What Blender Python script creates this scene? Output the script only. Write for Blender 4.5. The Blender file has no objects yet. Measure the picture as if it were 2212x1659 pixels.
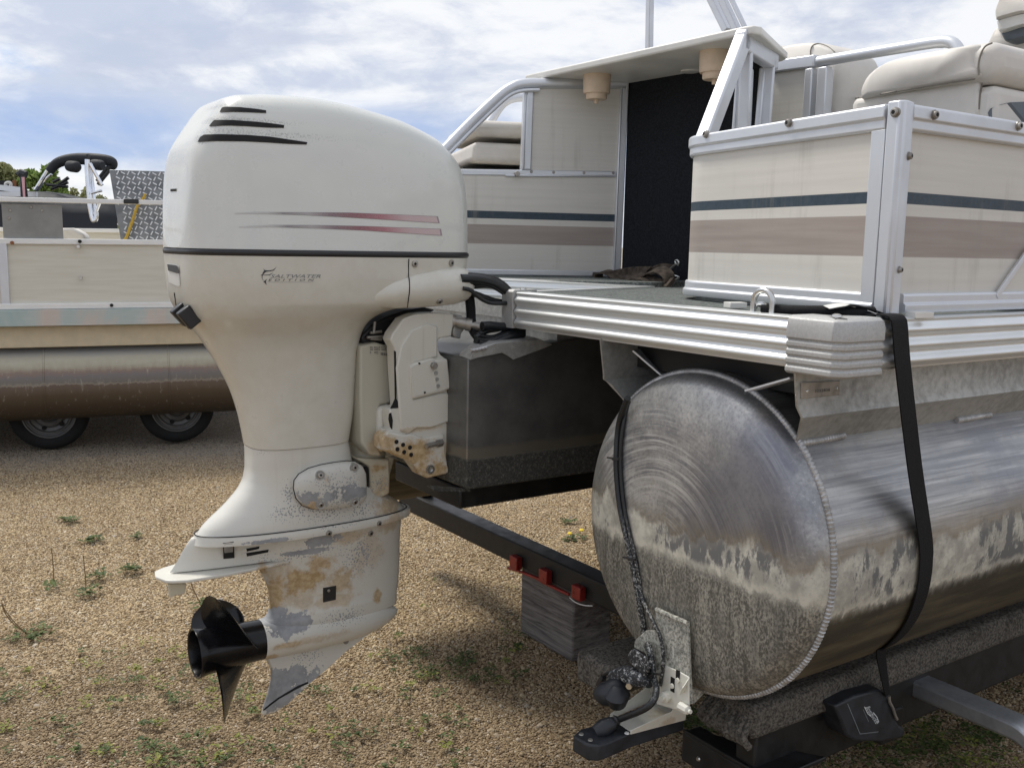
import bpy, bmesh, math, random
import numpy as np
from mathutils import Vector, Matrix
from mathutils.bvhtree import BVHTree
random.seed(7); rng = np.random.default_rng(7)
S = bpy.context.scene
COL = S.collection
PI = math.pi; rad = math.radians

# ------------------------------------------------------------------ camera
W, H, FP = 2212., 1659., 2100.            # photo size in which points were measured, focal length in the same pixels
PITCH, ROLL, CAMH = math.atan(299.5/2100), rad(0.5), 1.5
Fv = np.array([0, math.cos(PITCH), -math.sin(PITCH)])
_U = np.array([0, math.sin(PITCH), math.cos(PITCH)]); _R = np.array([1., 0, 0])
Rv = _R*math.cos(ROLL)+_U*math.sin(ROLL); Uv = -_R*math.sin(ROLL)+_U*math.cos(ROLL)
CP = np.array([0, 0, CAMH])
cam = bpy.data.cameras.new('camera'); cam.sensor_width = 36; cam.lens = 36*FP/W
cam.clip_start = 0.05; cam.clip_end = 3000
camo = bpy.data.objects.new('camera', cam); COL.objects.link(camo)
camo.matrix_world = Matrix(((Rv[0], Uv[0], -Fv[0], 0), (Rv[1], Uv[1], -Fv[1], 0), (Rv[2], Uv[2], -Fv[2], CAMH), (0, 0, 0, 1)))
S.camera = camo

# ------------------------------------------------------------------ light
SUN_EL, SUN_AZ = rad(57), rad(-50)        # azimuth from +Y towards +X: behind the boats, to the left
SUN_STRENGTH, CLOUD, SKYBLUE = 2.8, 0.86, 0.10
S.view_settings.view_transform = 'Standard'; S.view_settings.look = 'None'
S.view_settings.exposure = 0.25; S.view_settings.gamma = 1.0
sd = Vector((math.sin(SUN_AZ)*math.cos(SUN_EL), math.cos(SUN_AZ)*math.cos(SUN_EL), math.sin(SUN_EL)))
sl = bpy.data.lights.new('sun', 'SUN'); sl.energy = SUN_STRENGTH; sl.angle = rad(14); sl.color = (1, .95, .87)
so = bpy.data.objects.new('sun', sl); COL.objects.link(so); so.rotation_euler = (-sd).to_track_quat('-Z', 'Y').to_euler()

# ------------------------------------------------------------------ node helpers
class NT:
    def __init__(s, tree): s.t = tree; s.nodes = tree.nodes; s.l = tree.links
    def n(s, typ, ins=None, **kw):
        nd = s.nodes.new(typ)
        for k, v in kw.items(): setattr(nd, k, v)
        for k, v in (ins or {}).items(): s.set(nd.inputs[k], v)
        return nd
    def set(s, sock, v):
        if isinstance(v, bpy.types.NodeSocket): s.l.new(v, sock)
        else:
            if hasattr(sock.default_value, '__len__') and not isinstance(v, str):
                v = tuple(v)
                if len(sock.default_value) == 4 and len(v) == 3: v = v+(1,)
            sock.default_value = v
    def m(s, op, a, b=0., c=None, clamp=False):
        nd = s.n('ShaderNodeMath', operation=op, use_clamp=clamp); s.set(nd.inputs[0], a); s.set(nd.inputs[1], b)
        if c is not None: s.set(nd.inputs[2], c)
        return nd.outputs[0]
    def vm(s, op, a, b=(0, 0, 0)):
        nd = s.n('ShaderNodeVectorMath', operation=op); s.set(nd.inputs[0], a); s.set(nd.inputs[1], b)
        return nd.outputs['Value'] if op in ('LENGTH', 'DISTANCE', 'DOT_PRODUCT') else nd.outputs[0]
    def ramp(s, f, lo, hi, a=0., b=1.):
        nd = s.n('ShaderNodeMapRange', interpolation_type='SMOOTHSTEP')
        for i, v in enumerate((f, lo, hi, a, b)): s.set(nd.inputs[i], v)
        return nd.outputs[0]
    def mix(s, f, a, b):
        nd = s.n('ShaderNodeMix', data_type='RGBA'); s.set(nd.inputs[0], f); s.set(nd.inputs[6], a); s.set(nd.inputs[7], b)
        return nd.outputs[2]
    def mixf(s, f, a, b):
        nd = s.n('ShaderNodeMix', data_type='FLOAT'); s.set(nd.inputs[0], f); s.set(nd.inputs[2], a); s.set(nd.inputs[3], b)
        return nd.outputs[0]
    def noise(s, vec, scale, detail=4, rough=.55, dist=0):
        nd = s.n('ShaderNodeTexNoise', {'Vector': vec, 'Scale': scale, 'Detail': detail, 'Roughness': rough, 'Distortion': dist})
        return nd.outputs[0]
    def voro(s, vec, scale, feat='F1', rnd=1.):
        return s.n('ShaderNodeTexVoronoi', {'Vector': vec, 'Scale': scale, 'Randomness': rnd}, feature=feat)
    def obj(s): return s.n('ShaderNodeTexCoord').outputs['Object']
    def scale(s, vec, v): return s.vm('MULTIPLY', vec, v)
    def sep(s, vec): return s.n('ShaderNodeSeparateXYZ', {0: vec}).outputs
    def ell(s, vec, c, r):                 # 1 at the centre of an ellipsoid, 0 at its edge, negative beyond
        d = s.vm('LENGTH', s.vm('DIVIDE', s.vm('SUBTRACT', vec, c), r))
        return s.m('SUBTRACT', 1., d)
    def ramp_col(s, f, stops):
        nd = s.n('ShaderNodeValToRGB'); s.set(nd.inputs[0], f); e = nd.color_ramp.elements
        while len(e) < len(stops): e.new(.5)
        for el, (p, c) in zip(e, stops): el.position = p; el.color = tuple(c)+(1,) if len(c) == 3 else c
        return nd.outputs[0]
    def bump(s, h, strength, dist=.01): return s.n('ShaderNodeBump', {'Strength': strength, 'Distance': dist, 'Height': h}).outputs[0]
    def out(s, **ins):
        b = s.n('ShaderNodeBsdfPrincipled', {k.replace('_', ' '): v for k, v in ins.items()})
        s.l.new(b.outputs[0], s.n('ShaderNodeOutputMaterial').inputs[0]); return b

def newmat(name):
    m = bpy.data.materials.new(name); m.use_nodes = True; m.node_tree.nodes.clear(); return m, NT(m.node_tree)

# ------------------------------------------------------------------ sky with clouds
w = bpy.data.worlds.new('World'); S.world = w; w.use_nodes = True; w.node_tree.nodes.clear()
t = NT(w.node_tree)
sky = t.n('ShaderNodeTexSky', sky_type='NISHITA', sun_disc=False, sun_elevation=SUN_EL, sun_rotation=SUN_AZ, air_density=1.0, dust_density=0.6)
d = t.vm('NORMALIZE', t.n('ShaderNodeTexCoord').outputs['Generated'])
dx, dy, dz = t.sep(d)
zz = t.m('ADD', t.m('MAXIMUM', dz, 0.), .16)
pl = t.n('ShaderNodeCombineXYZ', {0: t.m('DIVIDE', dx, zz), 1: t.m('DIVIDE', dy, zz), 2: dz}).outputs[0]
n1 = t.noise(t.vm('ADD', t.vm('MULTIPLY', t.vm('NORMALIZE', pl), (1, 1, 1)), (3.1, 1.7, 0)), 2.2, 8, .58, .3)
puff = t.vm('MULTIPLY', d, (3.2, 3.2, 8.5))
n2 = t.noise(t.vm('ADD', puff, (7.3, 4.2, 2)), 1.25, 9, .60, .35)
n3 = t.noise(t.vm('MULTIPLY', t.vm('ADD', pl, (1.4, 9.2, 5)), (1, .55, 1)), 1.3, 6, .55, .2)
n4 = t.noise(t.vm('ADD', puff, (2.3, 5.2, 8)), 3.6, 8, .62, .4)
cl = t.mix(t.ramp(t.m('ADD', t.m('MULTIPLY', n2, .7), t.m('MULTIPLY', n4, .34)), .43, .60), (.62, .67, .80), (.99, .99, 1.0))
n5 = t.noise(t.vm('ADD', puff, (9.1, 1.2, 3)), 1.0, 8, .60, .3)
cl = t.mix(t.m('MULTIPLY', t.ramp(n5, .52, .64), .75), cl, (.55, .60, .74))
bl = t.mix(t.ramp(dz, 0., .3), (.36, .56, .92), (.20, .44, .92))
hole = t.m('MULTIPLY', t.ramp(n3, .60, .74), t.ramp(n2, .58, .40))
c_ = t.mix(hole, cl, bl)
lowband = t.m('MULTIPLY', t.ramp(dz, .105, .15, 1., 0.), t.ramp(dz, .055, .085))
c_ = t.mix(t.m('MULTIPLY', lowband, t.ramp(n3, .36, .60, .0, .75)), c_, (.30, .45, .80))
bg1 = t.n('ShaderNodeBackground', {0: c_, 1: CLOUD})
bg2 = t.n('ShaderNodeBackground', {0: sky.outputs[0], 1: SKYBLUE})
ms = t.n('ShaderNodeMixShader', {0: .90, 1: bg2.outputs[0], 2: bg1.outputs[0]})
t.l.new(ms.outputs[0], t.n('ShaderNodeOutputWorld').inputs[0])

# ------------------------------------------------------------------ measuring frames
def ray(x, y): return Fv+Rv*(x-W/2)/FP+Uv*(H/2-y)/FP
class Frame:
    def __init__(s, O, ex, ey, ez): s.O = np.array(O, float); s.B = np.array([ex, ey, ez], float)
    def loc(s, p): return s.B@(np.array(p, float)-s.O)
    def wld(s, q): return s.O+np.array(q, float)@s.B
    def P(s, x, y, axis, v):
        r = s.B@ray(x, y); c = s.loc(CP); return c+r*(v-c[axis])/r[axis]
    def mat(s, base): 
        o = s.wld(base); B = s.B.T
        return Matrix([[*B[i], o[i]] for i in range(3)]+[[0, 0, 0, 1]])
def nrm(v): v = np.array(v, float); return v/np.linalg.norm(v)
e1 = nrm(ray(-334, 503)); e2 = ray(4222, 592); e2 = nrm(e2-e1*(e2@e1)); e3 = np.cross(e2, e1)
O0 = CP+ray(1815, 697)*1.75
BOAT = Frame(O0, e2, e1, e3)              # l forward, a to port, u up; origin at the deck's starboard aft corner
WORLD = Frame((0, 0, 0), (1, 0, 0), (0, 1, 0), (0, 0, 1))
def groundpt(x, y, z=0.): return WORLD.P(x, y, 2, z)
def BP(x, y, axis, v): return BOAT.P(x, y, axis, v)
GU = BOAT.loc((O0[0], O0[1], 0))[2]
def cm(ox, oy, s): return lambda x, y: (ox+x*s, oy+y*s)
kA, kB, kC = cm(314.4, 180.8, .3376), cm(298.7, 628.9, .3376), cm(298.7, 1061.2, .3376)
kD, kE = cm(0, 298.7, .25586), cm(0, 644.6, .25586)
kF, kG, kH, kI = cm(927.6, 0, .3376), cm(1462.1, 0, .33902), cm(927.6, 534.5, .3376), cm(1462.1, 613.1, .33902)
kJ, kK, kL, kM = cm(1061.2, 1061.2, .3376), cm(1465.2, 1100.5, .3376), cm(738.9, 652.4, .2843), cm(1210.5, 1289.2, .21796)
kN, kO, kP, kQ, kR, kS = cm(849, 1021.9, .25107), cm(974.7, 581.7, .10423), cm(1202.7, 550.2, .13149), cm(1462.1, 1454.2, .15636), cm(1808, 1462.1, .09476), cm(0, 330.1, .12317)

# ------------------------------------------------------------------ geometry helpers
class G:
    def __init__(s): s.v = []; s.f = []; s.uv = None
    def add(s, vs, fs):
        o = len(s.v); s.v += [tuple(map(float, p)) for p in vs]; s.f += [tuple(i+o for i in f) for f in fs]; return s
    def join(s, g): return s.add(g.v, g.f)
    def box(s, p, q):
        (x0, y0, z0), (x1, y1, z1) = p, q
        return s.add([(x0, y0, z0), (x1, y0, z0), (x1, y1, z0), (x0, y1, z0), (x0, y0, z1), (x1, y0, z1), (x1, y1, z1), (x0, y1, z1)],
                     [(0, 3, 2, 1), (4, 5, 6, 7), (0, 1, 5, 4), (1, 2, 6, 5), (2, 3, 7, 6), (3, 0, 4, 7)])
    def obox(s, c, ax, hs):
        c = np.array(c, float); ax = [nrm(a) for a in ax]; vs = []
        for k in (-1, 1):
            for i, j in ((-1, -1), (1, -1), (1, 1), (-1, 1)): vs.append(c+ax[0]*hs[0]*i+ax[1]*hs[1]*j+ax[2]*hs[2]*k)
        return s.add(vs, [(0, 3, 2, 1), (4, 5, 6, 7), (0, 1, 5, 4), (1, 2, 6, 5), (2, 3, 7, 6), (3, 0, 4, 7)])
    def bar(s, p, q, w, h, up=(0, 0, 1)):       # rectangular bar from p to q
        p, q = np.array(p, float), np.array(q, float); d = nrm(q-p); r = nrm(np.cross(d, up)); u = np.cross(r, d)
        return s.obox((p+q)/2, (d, r, u), (np.linalg.norm(q-p)/2, w/2, h/2))
    def prism(s, poly, axis, lo, hi):            # 2D polygon extruded along a local axis
        def pt(p, v):
            return {0: (v, p[0], p[1]), 1: (p[0], v, p[1]), 2: (p[0], p[1], v)}[axis]
        n = len(poly); vs = [pt(p, lo) for p in poly]+[pt(p, hi) for p in poly]
        fs = [tuple(range(n)), tuple(range(2*n-1, n-1, -1))]+[(i, i+n, (i+1) % n+n, (i+1) % n) for i in range(n)]
        return s.add(vs, fs)
    def loft(s, rings, closed=True, caps=True):
        n = len(rings[0]); vs = [p for r in rings for p in r]; fs = []
        for i in range(len(rings)-1):
            for j in range(n if closed else n-1):
                k = (j+1) % n; fs.append((i*n+j, i*n+k, (i+1)*n+k, (i+1)*n+j))
        if caps and closed: fs += [tuple(range(n-1, -1, -1)), tuple((len(rings)-1)*n+j for j in range(n))]
        return s.add(vs, fs)
    def tube(s, path, r, n=10, caps=True, flat=None):
        P = [np.array(p, float) for p in path]; rs = r if hasattr(r, '__len__') else [r]*len(P); rings = []
        T = [nrm(P[min(i+1, len(P)-1)]-P[max(i-1, 0)]) for i in range(len(P))]
        ref = np.array([0, 0, 1.]) if abs(T[0][2]) < .9 else np.array([1., 0, 0]); X = nrm(np.cross(T[0], ref))
        for p, tt, rr in zip(P, T, rs):
            X = nrm(X-tt*(X@tt)); Y = np.cross(tt, X)
            rings.append([p+rr*(math.cos(a)*X+math.sin(a)*Y*(flat or 1)) for a in np.arange(n)*2*PI/n])
        return s.loft(rings, True, caps)
    def lathe(s, o, ax, prof, n=24, caps=True):   # prof: (t along axis, radius)
        o = np.array(o, float); ax = nrm(ax); ref = np.array([0, 0, 1.]) if abs(ax[2]) < .9 else np.array([1., 0, 0])
        X = nrm(np.cross(ax, ref)); Y = np.cross(ax, X)
        return s.loft([[o+ax*t_+max(r, 1e-5)*(math.cos(a)*X+math.sin(a)*Y) for a in np.arange(n)*2*PI/n] for t_, r in prof], True, caps)
    def cyl(s, p, q, r, n=16):
        p, q = np.array(p, float), np.array(q, float); L = np.linalg.norm(q-p); return s.lathe(p, q-p, [(0, r), (L, r)], n)
    def sweep(s, path, prof, caps=True, closedprof=True):  # plan path (l,a) with profile (offset to the right of travel, u)
        P = [np.array(p, float) for p in path]; rings = []
        for i in range(len(P)):
            d0 = nrm(P[i]-P[i-1]) if i else nrm(P[1]-P[0]); d1 = nrm(P[i+1]-P[i]) if i < len(P)-1 else d0
            n0 = np.array([d0[1], -d0[0]]); n1 = np.array([d1[1], -d1[0]]); m = nrm(n0+n1); k = 1/max(m@n0, .3)
            rings.append([(*(P[i]+m*k*o), u) for o, u in prof])
        return s.loft(rings, closedprof, caps)
    def ribbon(s, path, wv, th, nv=None):          # strap: centre path, width vectors, thickness along nv
        rings = []
        P = [np.array(p, float) for p in path]
        for i, p in enumerate(P):
            tt = nrm(P[min(i+1, len(P)-1)]-P[max(i-1, 0)]); wd = np.array(wv[i] if hasattr(wv[0], '__len__') else wv, float)
            nn = nrm(np.cross(tt, wd))*th/2
            rings.append([p-wd-nn, p+wd-nn, p+wd+nn, p-wd+nn])
        return s.loft(rings)
    def grid(s, rows):
        n = len(rows[0]); vs = [p for r in rows for p in r]
        return s.add(vs, [(i*n+j, i*n+j+1, (i+1)*n+j+1, (i+1)*n+j) for i in range(len(rows)-1) for j in range(n-1)])
    def bvh(s): return BVHTree.FromPolygons(s.v, s.f)

def spline(pts, n=8):                               # Catmull-Rom through points
    P = [np.array(p, float) for p in pts]; P = [2*P[0]-P[1]]+P+[2*P[-1]-P[-2]]; out = []
    for i in range(1, len(P)-2):
        for k in range(n):
            t_ = k/n; a, b, c, d = P[i-1:i+3]
            out.append(.5*((2*b)+(-a+c)*t_+(2*a-5*b+4*c-d)*t_**2+(-a+3*b-3*c+d)*t_**3))
    out.append(P[-2]); return out
def pchip(x, y, xs):
    x, y, xs = map(lambda q: np.array(q, float), (x, y, xs)); h = np.diff(x); dl = np.diff(y)/h; m = np.zeros_like(y)
    m[0], m[-1] = dl[0], dl[-1]
    for i in range(1, len(x)-1):
        if dl[i-1]*dl[i] > 0:
            w1, w2 = 2*h[i]+h[i-1], h[i]+2*h[i-1]; m[i] = (w1+w2)/(w1/dl[i-1]+w2/dl[i])
    k = np.clip(np.searchsorted(x, xs)-1, 0, len(h)-1); t_ = (xs-x[k])/h[k]
    return (2*t_**3-3*t_**2+1)*y[k]+(t_**3-2*t_**2+t_)*h[k]*m[k]+(-2*t_**3+3*t_**2)*y[k+1]+(t_**3-t_**2)*h[k]*m[k+1]

class Thing:
    """An Empty standing at `base` in a measuring frame; parts are given in the frame's own coordinates."""
    def __init__(s, name, label, cat, base, frame=BOAT, group=None):
        s.fr = frame; s.base = np.array(base, float)
        o = bpy.data.objects.new(name, None); COL.objects.link(o); o.empty_display_size = .1
        o.matrix_world = frame.mat(base); o['label'] = label; o['category'] = cat
        if group: o['group'] = group
        s.o = o
    def part(s, name, g, mat, parent=None, smooth=40, bevel=0., sub=0, label=None, kind=None, seg=2):
        me = bpy.data.meshes.new(name); me.from_pydata([tuple(np.array(p)-s.base) for p in g.v], [], g.f); me.update()
        return s.link(name, me, mat, parent, smooth, bevel, sub, label, kind, seg, g.uv)
    def link(s, name, me, mat, parent=None, smooth=40, bevel=0., sub=0, label=None, kind=None, seg=2, uv=None):
        o = bpy.data.objects.new(name, me); COL.objects.link(o); o.parent = parent or s.o
        finish(me, o, mat, smooth, bevel, sub, seg, uv)
        if label: o['label'] = label
        if kind: o['kind'] = kind
        return o
def finish(me, o, mat, smooth=40, bevel=0., sub=0, seg=2, uv=None):
    bm = bmesh.new(); bm.from_mesh(me); bmesh.ops.recalc_face_normals(bm, faces=bm.faces); bm.to_mesh(me); bm.free()
    if mat: me.materials.append(mat)
    if uv is not None:
        lay = me.uv_layers.new(name='uv')
        for lp in me.loops: lay.data[lp.index].uv = uv[lp.vertex_index]
    if smooth:
        me.polygons.foreach_set('use_smooth', [True]*len(me.polygons)); me.set_sharp_from_angle(angle=rad(smooth))
    if bevel:
        b = o.modifiers.new('bevel', 'BEVEL'); b.width = bevel; b.segments = seg; b.limit_method = 'ANGLE'; b.angle_limit = rad(35)
    if sub:
        b = o.modifiers.new('sub', 'SUBSURF'); b.levels = sub; b.render_levels = sub
def single(name, g, mat, label, cat, base, frame=BOAT, group=None, smooth=40, bevel=0., sub=0):
    me = bpy.data.meshes.new(name); me.from_pydata([tuple(np.array(p)-np.array(base, float)) for p in g.v], [], g.f); me.update()
    o = bpy.data.objects.new(name, me); COL.objects.link(o); o.matrix_world = frame.mat(base)
    finish(me, o, mat, smooth, bevel, sub)
    o['label'] = label; o['category'] = cat
    if group: o['group'] = group
    return o

class Surf:
    """A surface already built: points of the photograph are taken onto it along the line of sight."""
    def __init__(s, *gs, frame=BOAT):
        g = G(); [g.join(q) for q in gs]; s.b = g.bvh(); s.fr = frame; s.c = Vector(frame.loc(CP))
    def at(s, x, y, off=.0012):
        r = s.fr.B@ray(x, y); hit, nn, i, dist = s.b.ray_cast(s.c, Vector(r))
        if hit is None: return None
        nn = nn if nn.dot(Vector(r)) < 0 else -nn
        return np.array(hit+nn*off)
    def near(s, x, y, off=0.):
        for r in range(0, 40, 3):
            for a in range(8):
                p = s.at(x+r*math.cos(a*PI/4), y+r*math.sin(a*PI/4), off)
                if p is not None and all(s.at(x+r*math.cos(a*PI/4)+dx, y+r*math.sin(a*PI/4)+dy) is not None for dx, dy in ((4, 0), (-4, 0), (0, 3))): return x+r*math.cos(a*PI/4), y+r*math.sin(a*PI/4)
        raise ValueError('no surface near %s %s' % (x, y))
    def strip(s, top, bot, cols=24, rows=3, off=.0012, uv=True):
        def res(pl, n):
            P = np.array(pl, float); dd = np.r_[0, np.cumsum(np.hypot(*np.diff(P, axis=0).T))]; q = np.linspace(0, dd[-1], n)
            return np.c_[np.interp(q, dd, P[:, 0]), np.interp(q, dd, P[:, 1])]
        a, b = res(top, cols), res(bot, cols); R = []; UV = []
        for j in range(rows):
            k = j/(rows-1); row = []
            for i in range(cols):
                q = a[i]*(1-k)+b[i]*k; ctr = (a.mean(0)+b.mean(0))/2
                for z in range(12):
                    p = s.at(*(q+(ctr-q)*z*.08), off)
                    if p is not None: break
                row.append(p); UV.append((i/(cols-1), 1-k))
            R.append(row)
        g = G().grid(R); g.uv = UV if uv else None
        return g
    def poly(s, pts, off=.0012):
        P = [p for p in (s.at(x, y, off) for x, y in pts) if p is not None]; return G().add(P, [tuple(range(len(P)))])
def text_pts(body, font_shear=0., spacing=1.):
    cu = bpy.data.curves.new('t', 'FONT'); cu.body = body; cu.size = 1; cu.shear = font_shear; cu.space_character = spacing; cu.resolution_u = 2
    o = bpy.data.objects.new('t', cu); COL.objects.link(o); bpy.context.view_layer.update()
    dg = bpy.context.evaluated_depsgraph_get(); me = bpy.data.meshes.new_from_object(o.evaluated_get(dg))
    v = [(p.co.x, p.co.y) for p in me.vertices]; f = [tuple(p.vertices) for p in me.polygons]
    bpy.data.objects.remove(o); bpy.data.curves.remove(cu); bpy.data.meshes.remove(me)
    return np.array(v), f

# ------------------------------------------------------------------ materials
def plain(name, col, rough=.5, metal=0., var=.12, vscale=8., bump=0., bscale=60., spec=.5, coat=0., stretch=None):
    m, t = newmat(name); o = t.obj()
    if stretch: o = t.scale(o, stretch)
    n = t.noise(o, vscale, 6, .6); f = t.ramp(n, .3, .7)
    c = np.array(col, float)
    col_ = t.mix(f, c*(1-var), np.minimum(c*(1+var), 1))
    ins = dict(Base_Color=col_, Roughness=t.mixf(f, max(rough-.06, .02), min(rough+.08, 1)), Metallic=metal, Specular_IOR_Level=spec)
    if coat: ins['Coat_Weight'] = coat
    if bump: ins['Normal'] = t.bump(t.noise(o, bscale, 4, .6), bump, .004)
    t.out(**ins); return m

def rng_mask(t, z, lo, hi, soft=.01):
    return t.m('MULTIPLY', t.ramp(z, lo-soft, lo+soft), t.ramp(z, hi-soft, hi+soft, 1., 0.))
def patch(t, o, c, r, nz, k=1.2, lo=.35, hi=.6):       # ragged patch: ellipsoid plus noise
    return t.ramp(t.m('ADD', t.ell(o, c, r), t.m('MULTIPLY', t.m('SUBTRACT', nz, .5), k)), lo, hi)

def engine_paint(name, base, tan=(), grey=(), specks=(), grime=.25, rough=.28, soot=(), yellow=None, streak=0., coat=0.):
    """aged white outboard paint; tan = scum stains, grey = bare primer, specks = small chips (all ellipsoids in local space)"""
    m, t = newmat(name); o = t.obj(); b = np.array(base)
    big = t.noise(o, 5, 5, .6); fine = t.noise(o, 70, 5, .65); mid = t.noise(o, 22, 6, .65)
    c = t.mix(t.ramp(big, .3, .7), b*.97, b*1.02)
    if yellow is not None:                              # chalky yellowing of the older plastic
        c = t.mix(t.m('MULTIPLY', t.ramp(mid, .35, .75), .5), c, yellow)
    c = t.mix(t.m('MULTIPLY', t.ramp(t.noise(o, 240, 2, .6), .66, .76), grime), c, b*.45)
    if streak:
        st = t.noise(t.scale(o, (38, 38, 2.2)), 1, 5, .6)
        c = t.mix(t.m('MULTIPLY', t.ramp(st, .55, .78), streak), c, (.34, .27, .16))
    mx = None
    for cc, rr, amt in tan:
        k = t.m('MULTIPLY', patch(t, o, cc, rr, t.noise(o, 26, 7, .7), 1.9, .22, .66), amt)
        mx = k if mx is None else t.m('MAXIMUM', mx, k)
    if mx is not None: c = t.mix(mx, c, t.mix(t.ramp(fine, .3, .7), (.36, .24, .11), (.56, .43, .26)))
    mg = None
    for cc, rr in grey:
        k = patch(t, o, cc, rr, t.m('ADD', t.m('MULTIPLY', mid, .62), t.m('MULTIPLY', t.noise(o, 120, 4, .6), .40)), 2.6, .37, .42)
        mg = k if mg is None else t.m('MAXIMUM', mg, k)
    for cc, rr in specks:
        v = t.voro(o, 170); dots = t.ramp(t.m('SUBTRACT', v.outputs['Distance'], t.m('MULTIPLY', t.m('MAXIMUM', t.m('ADD', t.ell(o, cc, rr), t.m('MULTIPLY', t.m('SUBTRACT', mid, .5), 1.4)), 0.), .52)), .02, -.05)
        mg = dots if mg is None else t.m('MAXIMUM', mg, dots)
    if mg is not None: c = t.mix(mg, c, t.mix(t.ramp(mid, .3, .7), (.22, .23, .24), (.36, .37, .385)))
    ms_ = None
    for cc, rr, amt in soot:
        k = t.m('MULTIPLY', t.ramp(t.m('ADD', t.ell(o, cc, rr), t.m('MULTIPLY', t.m('SUBTRACT', t.noise(o, 260, 4, .7), .5), 2.6)), .20, .85), amt*.55)
        ms_ = k if ms_ is None else t.m('MAXIMUM', ms_, k)
    if ms_ is not None: c = t.mix(ms_, c, (.05, .05, .05))
    r = t.ramp(mid, .3, .7, rough-.05, rough+.1)
    if mx is not None: r = t.mixf(mx, r, .75)
    if mg is not None: r = t.mixf(mg, r, .55)
    h = t.m('MULTIPLY', mg, -1.) if mg is not None else fine
    t.out(Base_Color=c, Roughness=r, Specular_IOR_Level=.5, Coat_Weight=coat, Coat_Roughness=.06, Normal=t.bump(h, .15 if mg is not None else .01, .0015)); return m

def metal(name, col, rough=.35, amt=.9, streak=(2, 60, 60), var=.2, bump=.03, dirt=.0):
    m, t = newmat(name); o = t.obj(); s = t.noise(t.scale(o, streak), 1, 6, .65); b = t.noise(o, 6, 5, .6); c = np.array(col)
    f = t.ramp(t.m('ADD', t.m('MULTIPLY', s, .6), t.m('MULTIPLY', b, .4)), .35, .65)
    cc = t.mix(f, c*(1-var), np.minimum(c*(1+var), 1))
    if dirt:
        sp = t.ramp(t.noise(o, 55, 8, .75), .58, .70); cc = t.mix(t.m('MULTIPLY', sp, dirt), cc, (.16, .15, .13))
    t.out(Base_Color=cc, Metallic=amt, Roughness=t.mixf(f, rough+.12, rough), Normal=t.bump(s, bump, .002)); return m

M = {}
M['rubber'] = plain('black_rubber', (.018, .018, .02), .42, bump=.05)
M['black'] = plain('black_plastic', (.02, .02, .022), .35)
M['prop'] = plain('gloss_black_paint', (.005, .005, .006), .22, var=.3, vscale=20, bump=.02, bscale=120, spec=.35)
M['dark'] = plain('dark_void', (.008, .008, .008), .8)
M['steel'] = metal('stainless', (.62, .62, .60), .24, 1., (20, 20, 20))
M['boltsteel'] = metal('old_bolt', (.36, .34, .31), .45, .8, (30, 30, 30), .3)
M['chrome'] = metal('chrome', (.85, .86, .88), .07, 1., (3, 3, 3), .05)
M['rail'] = metal('anodised_rail', (.66, .68, .71), .36, .55, (3, 3, 3), .035, .0, .05)
M['railw'] = metal('white_rail', (.80, .80, .78), .35, .15, (2, 40, 40), .05, .02, .15)
M['fascia'] = metal('mill_fascia', (.78, .80, .80), .33, .72, (2, 2, 30), .05, .01, .06)
M['cast'] = metal('cast_corner', (.46, .46, .45), .52, .5, (220, 220, 220), .10, .10, .08)
M['oldalu'] = metal('weathered_aluminium', (.42, .42, .40), .48, .6, (60, 60, 60), .2, .06, .3)
M['weld'] = metal('weld_bead', (.46, .46, .46), .45, .6, (40, 40, 40), .25, .05)
M['galv'] = metal('galvanised', (.36, .38, .40), .42, .8, (14, 14, 14), .25, .05)
M['vinyl'] = plain('cream_vinyl', (.64, .61, .56), .48, var=.05, vscale=14, bump=.06, bscale=400)
M['vinylshade'] = plain('grey_vinyl', (.10, .12, .14), .5, var=.05)
M['whiteplastic'] = plain('white_plastic', (.72, .71, .67), .4, var=.06, vscale=10)
M['cup'] = plain('aged_cream_plastic', (.66, .52, .38), .45, var=.08, vscale=18)
M['gate'] = plain('charcoal_carpet', (.016, .018, .022), .9, var=.5, vscale=160, bump=.5, bscale=500, spec=.2)
M['strap'] = plain('black_webbing', (.007, .007, .008), .75, var=.45, vscale=140, bump=.5, bscale=420, spec=.25)
M['brownstrap'] = plain('dirty_brown_webbing', (.075, .060, .048), .85, var=.55, vscale=45, bump=.4, bscale=300, spec=.2)
M['hose'] = plain('black_hose', (.014, .016, .018), .34, var=.2)
M['trailer'] = plain('black_trailer_paint', (.008, .008, .008), .52, var=.5, vscale=24, bump=.04, bscale=90)
M['redlens'] = plain('red_lens', (.24, .018, .014), .32, var=.2, vscale=40)
M['tyre'] = plain('tyre_rubber', (.008, .008, .008), .8, var=.3, vscale=30, bump=.2, bscale=60)
M['rim'] = plain('grey_rim', (.15, .15, .148), .4, .4, var=.15)
M['cover'] = plain('black_canvas', (.014, .017, .022), .7, var=.3, vscale=5, bump=.3, bscale=5)
M['rope'] = plain('yellow_rope', (.50, .33, .05), .8, var=.25, vscale=120, bump=.4, bscale=200)
M['pink'] = plain('pink_plastic', (.62, .34, .38), .5)
M['buckle'] = plain('dusty_black_plastic', (.018, .021, .026), .5, var=.35, vscale=30)
M['print'] = plain('dark_print', (.045, .05, .06), .5, var=.1)
M['printlight'] = plain('pale_print', (.60, .62, .62), .5, var=.1)
M['printmid'] = plain('grey_print', (.20, .22, .23), .5, var=.1)
M['logored'] = plain('rust_red_panel', (.25, .09, .03), .6)

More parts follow.
